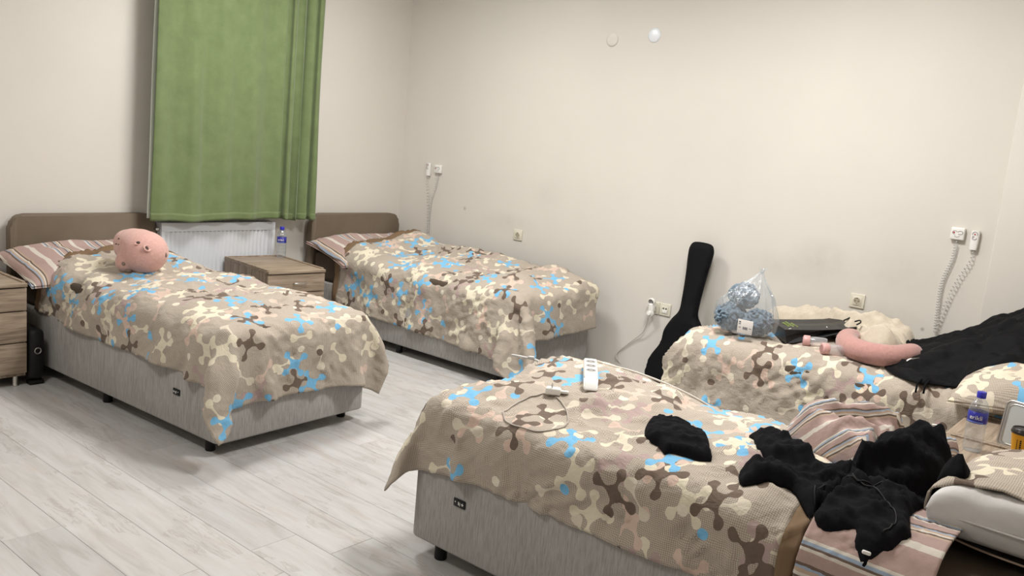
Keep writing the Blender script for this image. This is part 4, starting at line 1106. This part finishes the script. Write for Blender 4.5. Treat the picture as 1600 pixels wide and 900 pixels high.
# white tick mark near the hem of the upper leg
def tick(c):
    q = math.radians(40); x, y = c.x*math.cos(q)-c.y*math.sin(q), c.x*math.sin(q)+c.y*math.cos(q)
    X_, Y_ = 4.385+x*.85, -.812+y*.95; return Vector((X_, Y_, ground(X_, Y_)+.009+c.z))-tr.location
sw = [(-.034, -.004), (-.03, -.012), (-.022, -.0135), (-.008, -.010), (.042, .011), (-.006, -.0035), (-.018, -.0045), (-.024, -.002), (-.025, .003), (-.031, .002)]
bm = bmesh.new(); A_ = [bm.verts.new(tick(Vector((x, y, .001)))) for x, y in sw]; B_ = [bm.verts.new(tick(Vector((x, y, -.001)))) for x, y in sw]
bm.faces.new(A_); bm.faces.new(B_[::-1])
for k in range(len(sw)): bm.faces.new((A_[k], B_[k], B_[(k+1) % len(sw)], A_[(k+1) % len(sw)]))
o = obj('logo', bm, M_white, tr, False); o['label'] = 'white tick logo'
for x, y in ((4.47, -.985), (4.50, -.975)):
    a = on_top(x, y+.02, .0); bm = bmesh.new(); tube(bm, [a-tr.location, Vector((x, y-.035, a.z-.012))-tr.location, Vector((x+.002, y-.05, a.z-.05))-tr.location], .0045, 6); obj('drawstring', bm, M_blackcloth, tr)

# ------------------------------------------------------------------ yarn in a clear bag
def yarn_mat():
    m, nt, b = newmat('blue_grey_yarn', .95, spec=.1); N = NT(nt); co = N.coord(); f = N.noise(co, 55, 3)
    N.l(N.ramp(f, [(.3, lin((84, 101, 116))), (.7, lin((128, 146, 160)))]), b.inputs['Base Color']); N.bump(N.noise(co, 260, 2), .5, .003, b); b.inputs['Sheen Weight'].default_value = .3; return m
M_yarn = yarn_mat()
def yarn_ball(c, r, label, seed, sq=(1, 1, .9)):
    t = thing('yarn_ball', label, 'yarn', c, 0, 'balls of blue grey yarn')
    rng = random.Random(seed)
    bm = bmesh.new(); bmesh.ops.create_uvsphere(bm, u_segments=28, v_segments=18, radius=r*.9)
    for v in bm.verts: v.co = Vector([v.co[i]*sq[i] for i in range(3)])*(1+.06*mnoise.noise(v.co*30))
    obj('core', bm, M_yarn, t)
    bm = bmesh.new()
    for k in range(22):
        ax = Vector((rng.gauss(0, 1), rng.gauss(0, 1), rng.gauss(0, 1))).normalized(); u = ax.orthogonal().normalized(); w_ = ax.cross(u); h = rng.uniform(-.6, .6)*r
        rad = math.sqrt(r*r-h*h)*.95; a0 = rng.uniform(0, 6.28); arc = rng.uniform(1.6, 4.2)
        pts = []
        for i in range(30):
            a = a0+arc*i/29; wob = .009*math.sin(a*9+k); q = ax*(h+wob)+(u*math.cos(a)+w_*math.sin(a))*(rad+.006*math.sin(a*13+k*2)); pts.append(Vector([q[j]*sq[j] for j in range(3)]))
        tube(bm, pts, .0065, 6)
    o = obj('strands', bm, M_yarn, t); o['kind'] = 'stuff'; return t
yz = ground(3.56, -.84)
yb = Vector((3.555, -.835, yz))
yarn_ball((3.475, -.845, yz+.080), .080, 'blue grey yarn ball at the lower left inside the clear bag', 1)
yarn_ball((3.625, -.835, yz+.072), .074, 'blue grey yarn ball at the right inside the clear bag, by the label', 2)
yarn_ball((3.515, -.80, yz+.188), .078, 'blue grey yarn ball at the top of the clear bag', 3, (1, .9, .85))
def clear_bag():
    m, N, gl = clear_mat('clear_carrier_film', (.93, .95, .97), refl=.6, base=.10, rough=.2, haze=.10)
    nt = m.node_tree; bp = N.n('ShaderNodeBump'); bp.inputs['Strength'].default_value = .9; bp.inputs['Distance'].default_value = .012
    co = N.coord(); N.l(N.noise(N.mapping(co, (1, 1, .35)), 26, 3, .6, 1.), bp.inputs['Height']); N.l(bp.outputs[0], gl.inputs['Normal'])
    t = thing('plastic_bag', 'clear plastic bag of blue grey yarn with a white label', 'plastic bag', yb)
    n, k = 64, 34; bm = bmesh.new(); rings = []
    peak = Vector((.055, .0, .335))
    for i in range(k):
        f = i/(k-1); z = .004+.331*f
        ax_ = np.interp(f, [0, .06, .25, .45, .6, .75, .9, 1], [.125, .158, .166, .152, .122, .076, .030, .008])
        ay_ = np.interp(f, [0, .06, .25, .45, .6, .75, .9, 1], [.075, .098, .10, .095, .080, .045, .018, .006])
        cx = np.interp(f, [0, .45, .7, 1], [0, .0, .024, .055]); r_ = []
        for j in range(n):
            a = 2*PI*j/n; w_ = 1+(.03+.10*f)*math.sin(a*7+3*f)+(.02+.06*f)*math.sin(a*13-5*f)
            r_.append(bm.verts.new((cx+ax_*math.cos(a)*w_, ay_*math.sin(a)*w_, z)))
        rings.append(r_)
    for a, b in zip(rings, rings[1:]):
        for j in range(n): bm.faces.new((a[j], a[(j+1) % n], b[(j+1) % n], b[j]))
    bm.faces.new(rings[0][::-1]); obj('film', bm, m, t)
    bm = bmesh.new(); 
    for q in range(7):
        a = 2*PI*q/7; tube(bm, catmull([(.05+.006*math.cos(a), .004*math.sin(a), .325), (.058+.012*math.cos(a), .01*math.sin(a), .345), (.06+.022*math.cos(a), .016*math.sin(a), .356)], 4), .0022, 5)
    obj('gathered_top', bm, m, t)
    M_tag = newmat('white_paper_label', .6, (214, 208, 202))[0]
    lab = boxo('paper_label', (.052, -.112, .055), (.082, .002, .072), M_tag, t, .0005); lab.rotation_euler = (0, 0, 0); 
    bm = bmesh.new()
    rng = random.Random(2)
    for q in range(10): box(bm, (.042+q*.0026, -.1135, .048), (.0010+.0008*rng.random(), .0006, .014))
    box(bm, (.022, -.1135, .078), (.010, .0006, .006)); box(bm, (.022, -.1135, .068), (.010, .0006, .004)); box(bm, (.08, -.1135, .05), (.012, .0006, .003)); box(bm, (.024, -.1135, .05), (.012, .0006, .003))
    obj('barcode', bm, M_greyink, lab, False)
clear_bag()

# ------------------------------------------------------------------ guitar bag leaning in the corner behind the right wall bed
def guitar_bag():
    t = thing('guitar_bag', 'tall black guitar bag leaning on the wall behind the right wall bed', 'guitar bag', (2.86, -.205, 0))
    t.rotation_euler = (math.radians(-7.5), math.radians(1.2), 0)
    hw = [(0, .12), (.02, .175), (.10, .212), (.22, .205), (.33, .150), (.42, .142), (.50, .105), (.56, .066), (.64, .062), (.8, .070), (.93, .083), (.985, .080), (1.015, .050)]
    pts = [(w_, z) for z, w_ in hw]+[(-w_, z) for z, w_ in hw[::-1]]
    poly = smooth_outline(pts, 4); V, F = cdt(poly, .017, 3); d = dist_to(poly, V)
    Tz = np.interp(V[:, 1], [0, .5, .62, 1.0], [.055, .05, .034, .030])
    pr_ = Tz*np.sqrt(np.clip(1-np.clip(1-d/.035, 0, 1)**2, 0, 1))
    fo = .004*folds(V, 3, 1.2, .09)
    n = len(V); verts = [(x, -.0-p-f, z) for (x, z), p, f in zip(V, pr_, fo)]+[(x, p*.75, z) for (x, z), p in zip(V, pr_)]
    me = bpy.data.meshes.new('bag_shell'); me.from_pydata(verts, [], [f for f in F]+[[i+n for i in f[::-1]] for f in F])
    bm = bmesh.new(); bm.from_mesh(me); bmesh.ops.remove_doubles(bm, verts=bm.verts, dist=.0008); bmesh.ops.recalc_face_normals(bm, faces=bm.faces[:]); bm.to_mesh(me); bm.free()
    link_mesh('bag_shell', me, M_blackcloth2, t)
    bm = bmesh.new(); pp = [Vector((x, -.004, z)) for x, z in poly]; tube(bm, pp+pp[:2], .004, 6); obj('piping', bm, M_seamblack, t)
guitar_bag()

# ------------------------------------------------------------------ black suitcase between nightstand and left bed
sc_ = thing('suitcase', 'small black suitcase squeezed between the left nightstand and the left bed', 'suitcase', (.42, -3.155, 0))
bm = bmesh.new(); box(bm, (0, 0, .165), (.40, .085, .285), .035, 4); obj('shell', bm, newmat('black_suitcase_fabric', .55, (20, 20, 21), .3)[0], sc_, True, 60)
for x in (-.15, .15): latheo('wheel', [(.018, -.012), (.022, -.008), (.022, .008), (.018, .012)], M_black, sc_, 16, Matrix.Translation((x, 0, .022)) @ Matrix.Rotation(PI/2, 4, 'X'))
bm = bmesh.new(); tube(bm, [Vector((.203, .016*math.cos(a), .19+.016*math.sin(a))) for a in np.linspace(0, 2*PI, 20)], .003, 6); obj('pull_ring', bm, M_chrome, sc_)
boxo('foot', (.17, 0, .012), (.05, .075, .024), M_black, sc_, .004)

# ------------------------------------------------------------------ pig plush
def pig():
    t = thing('plush_pig', 'round pink pig plush lying on its side on the left bed', 'plush toy', (.86, -2.70, ground(.86, -2.70)))
    o_ = t.location
    def blob(bm, c, r, sq=(1, 1, 1), rot=None):
        res = bmesh.ops.create_icosphere(bm, subdivisions=4, radius=r); M = Matrix.Translation(Vector(c)-o_) @ (rot or Matrix.Identity(4)) @ Matrix.Diagonal((*sq, 1))
        bmesh.ops.transform(bm, matrix=M, verts=res['verts'])
    B_ = Vector((.902, -2.719, .752)); Hd = Vector((.785, -2.717, .772)); Sn = Vector((.685, -2.728, .782)); F1 = B_+Vector((-.035, -.085, -.055)); F2 = B_+Vector((-.075, -.065, -.045))
    bm = bmesh.new(); blob(bm, B_, .124, (1, 1, .95)); blob(bm, B_.lerp(Hd, .5), .116, (1, 1, .95)); blob(bm, Hd, .100, (1.05, 1, .95)); blob(bm, Hd.lerp(Sn, .6), .076); blob(bm, Sn, .055, (.8, 1, 1))
    blob(bm, F1, .056); blob(bm, F2, .050); blob(bm, Hd.lerp(Sn, .5)+Vector((0, -.02, -.03)), .06)
    o = obj('plush_body', bm, M_plush, t)
    rm = o.modifiers.new('fuse', 'REMESH'); rm.mode = 'VOXEL'; rm.voxel_size = .007; rm.use_smooth_shade = True
    sm = o.modifiers.new('soft', 'SMOOTH'); sm.iterations = 14; sm.factor = .6
    M_dark = newmat('dark_grey_felt', .8, (74, 62, 58))[0]; M_grey = newmat('grey_paw_felt', .9, (132, 116, 104))[0]
    def shot(px, py):     # point on the toy's surface along a fixed sight direction
        y, p, r = (math.radians(a) for a in (YAW, PITCH, ROLL)); cm = sc.camera.matrix_world
        d = (cm.to_3x3() @ Vector(((px-800)/FOCAL_PX, -(py-450)/FOCAL_PX, -1))).normalized(); best = miss = None
        for c, rr_ in ((B_, .121), (B_.lerp(Hd, .5), .113), (Hd, .099), (Hd.lerp(Sn, .6), .075), (Sn, .052), (F1, .054), (F2, .048)):
            oc = CAM_POS-c; b_ = oc.dot(d); near = CAM_POS-d*b_; m_ = (near-c).length-rr_
            if miss is None or m_ < miss[0]: miss = (m_, c+(near-c).normalized()*rr_, (near-c).normalized()); q = b_*b_-(oc.dot(oc)-rr_*rr_)
            if q > 0:
                s_ = -b_-math.sqrt(q)
                if best is None or s_ < best[0]: best = (s_, CAM_POS+d*s_, (CAM_POS+d*s_-c).normalized())
        best = best or miss
        return best[1], best[2]
    return t, o_, shot, M_dark, M_grey
PIG = pig()

def pig_details(t, o_, shot, M_dark, M_grey):
    def dot(name, px, py, r, mat, h=.004, sq=(1, 1)):
        p, n = shot(px, py); bm = bmesh.new(); res = bmesh.ops.create_uvsphere(bm, u_segments=14, v_segments=8, radius=r)
        M = Matrix.Translation(p-o_) @ n.to_track_quat('Z', 'Y').to_matrix().to_4x4() @ Matrix.Diagonal((sq[0], sq[1], h/r, 1)); bmesh.ops.transform(bm, matrix=M, verts=res['verts'])
        return obj(name, bm, mat, t)
    dot('eye', 216, 379, .009, M_dark, .006, (1.3, .9)); dot('eye_lid', 214, 381, .012, M_plush, .005, (1.3, .7))
    dot('nostril', 185.5, 373, .0045, M_dark); dot('nostril', 181.5, 381, .0045, M_dark); dot('nostril', 185, 382, .003, M_dark)
    p, n = shot(229, 388.5)
    bm = bmesh.new(); M = Matrix.Translation(p-o_) @ n.to_track_quat('Z', 'Y').to_matrix().to_4x4()
    lathe(bm, [(.012, -.004), (.021, -.002), (.024, .006), (.022, .011), (.017, .012), (.013, .006), (.004, .002)], 20, M @ Matrix.Diagonal((1.1, .9, 1, 1)), cap=False); e = obj('ear', bm, M_plush, t)
    bm = bmesh.new(); lathe(bm, [(.0125, .004), (.011, .0075), (.002, .008)], 18, M @ Matrix.Translation((-.004, .0, 0)), cap=False); obj('ear_inside', bm, M_dark, e)
    dot('paw', 201, 422, .018, M_grey, .016, (1.1, .8)); dot('paw', 193, 412, .013, M_grey, .010, (.8, .8)); dot('paw', 259, 398, .011, M_grey, .008, (.6, 1.3))
pig_details(*PIG)
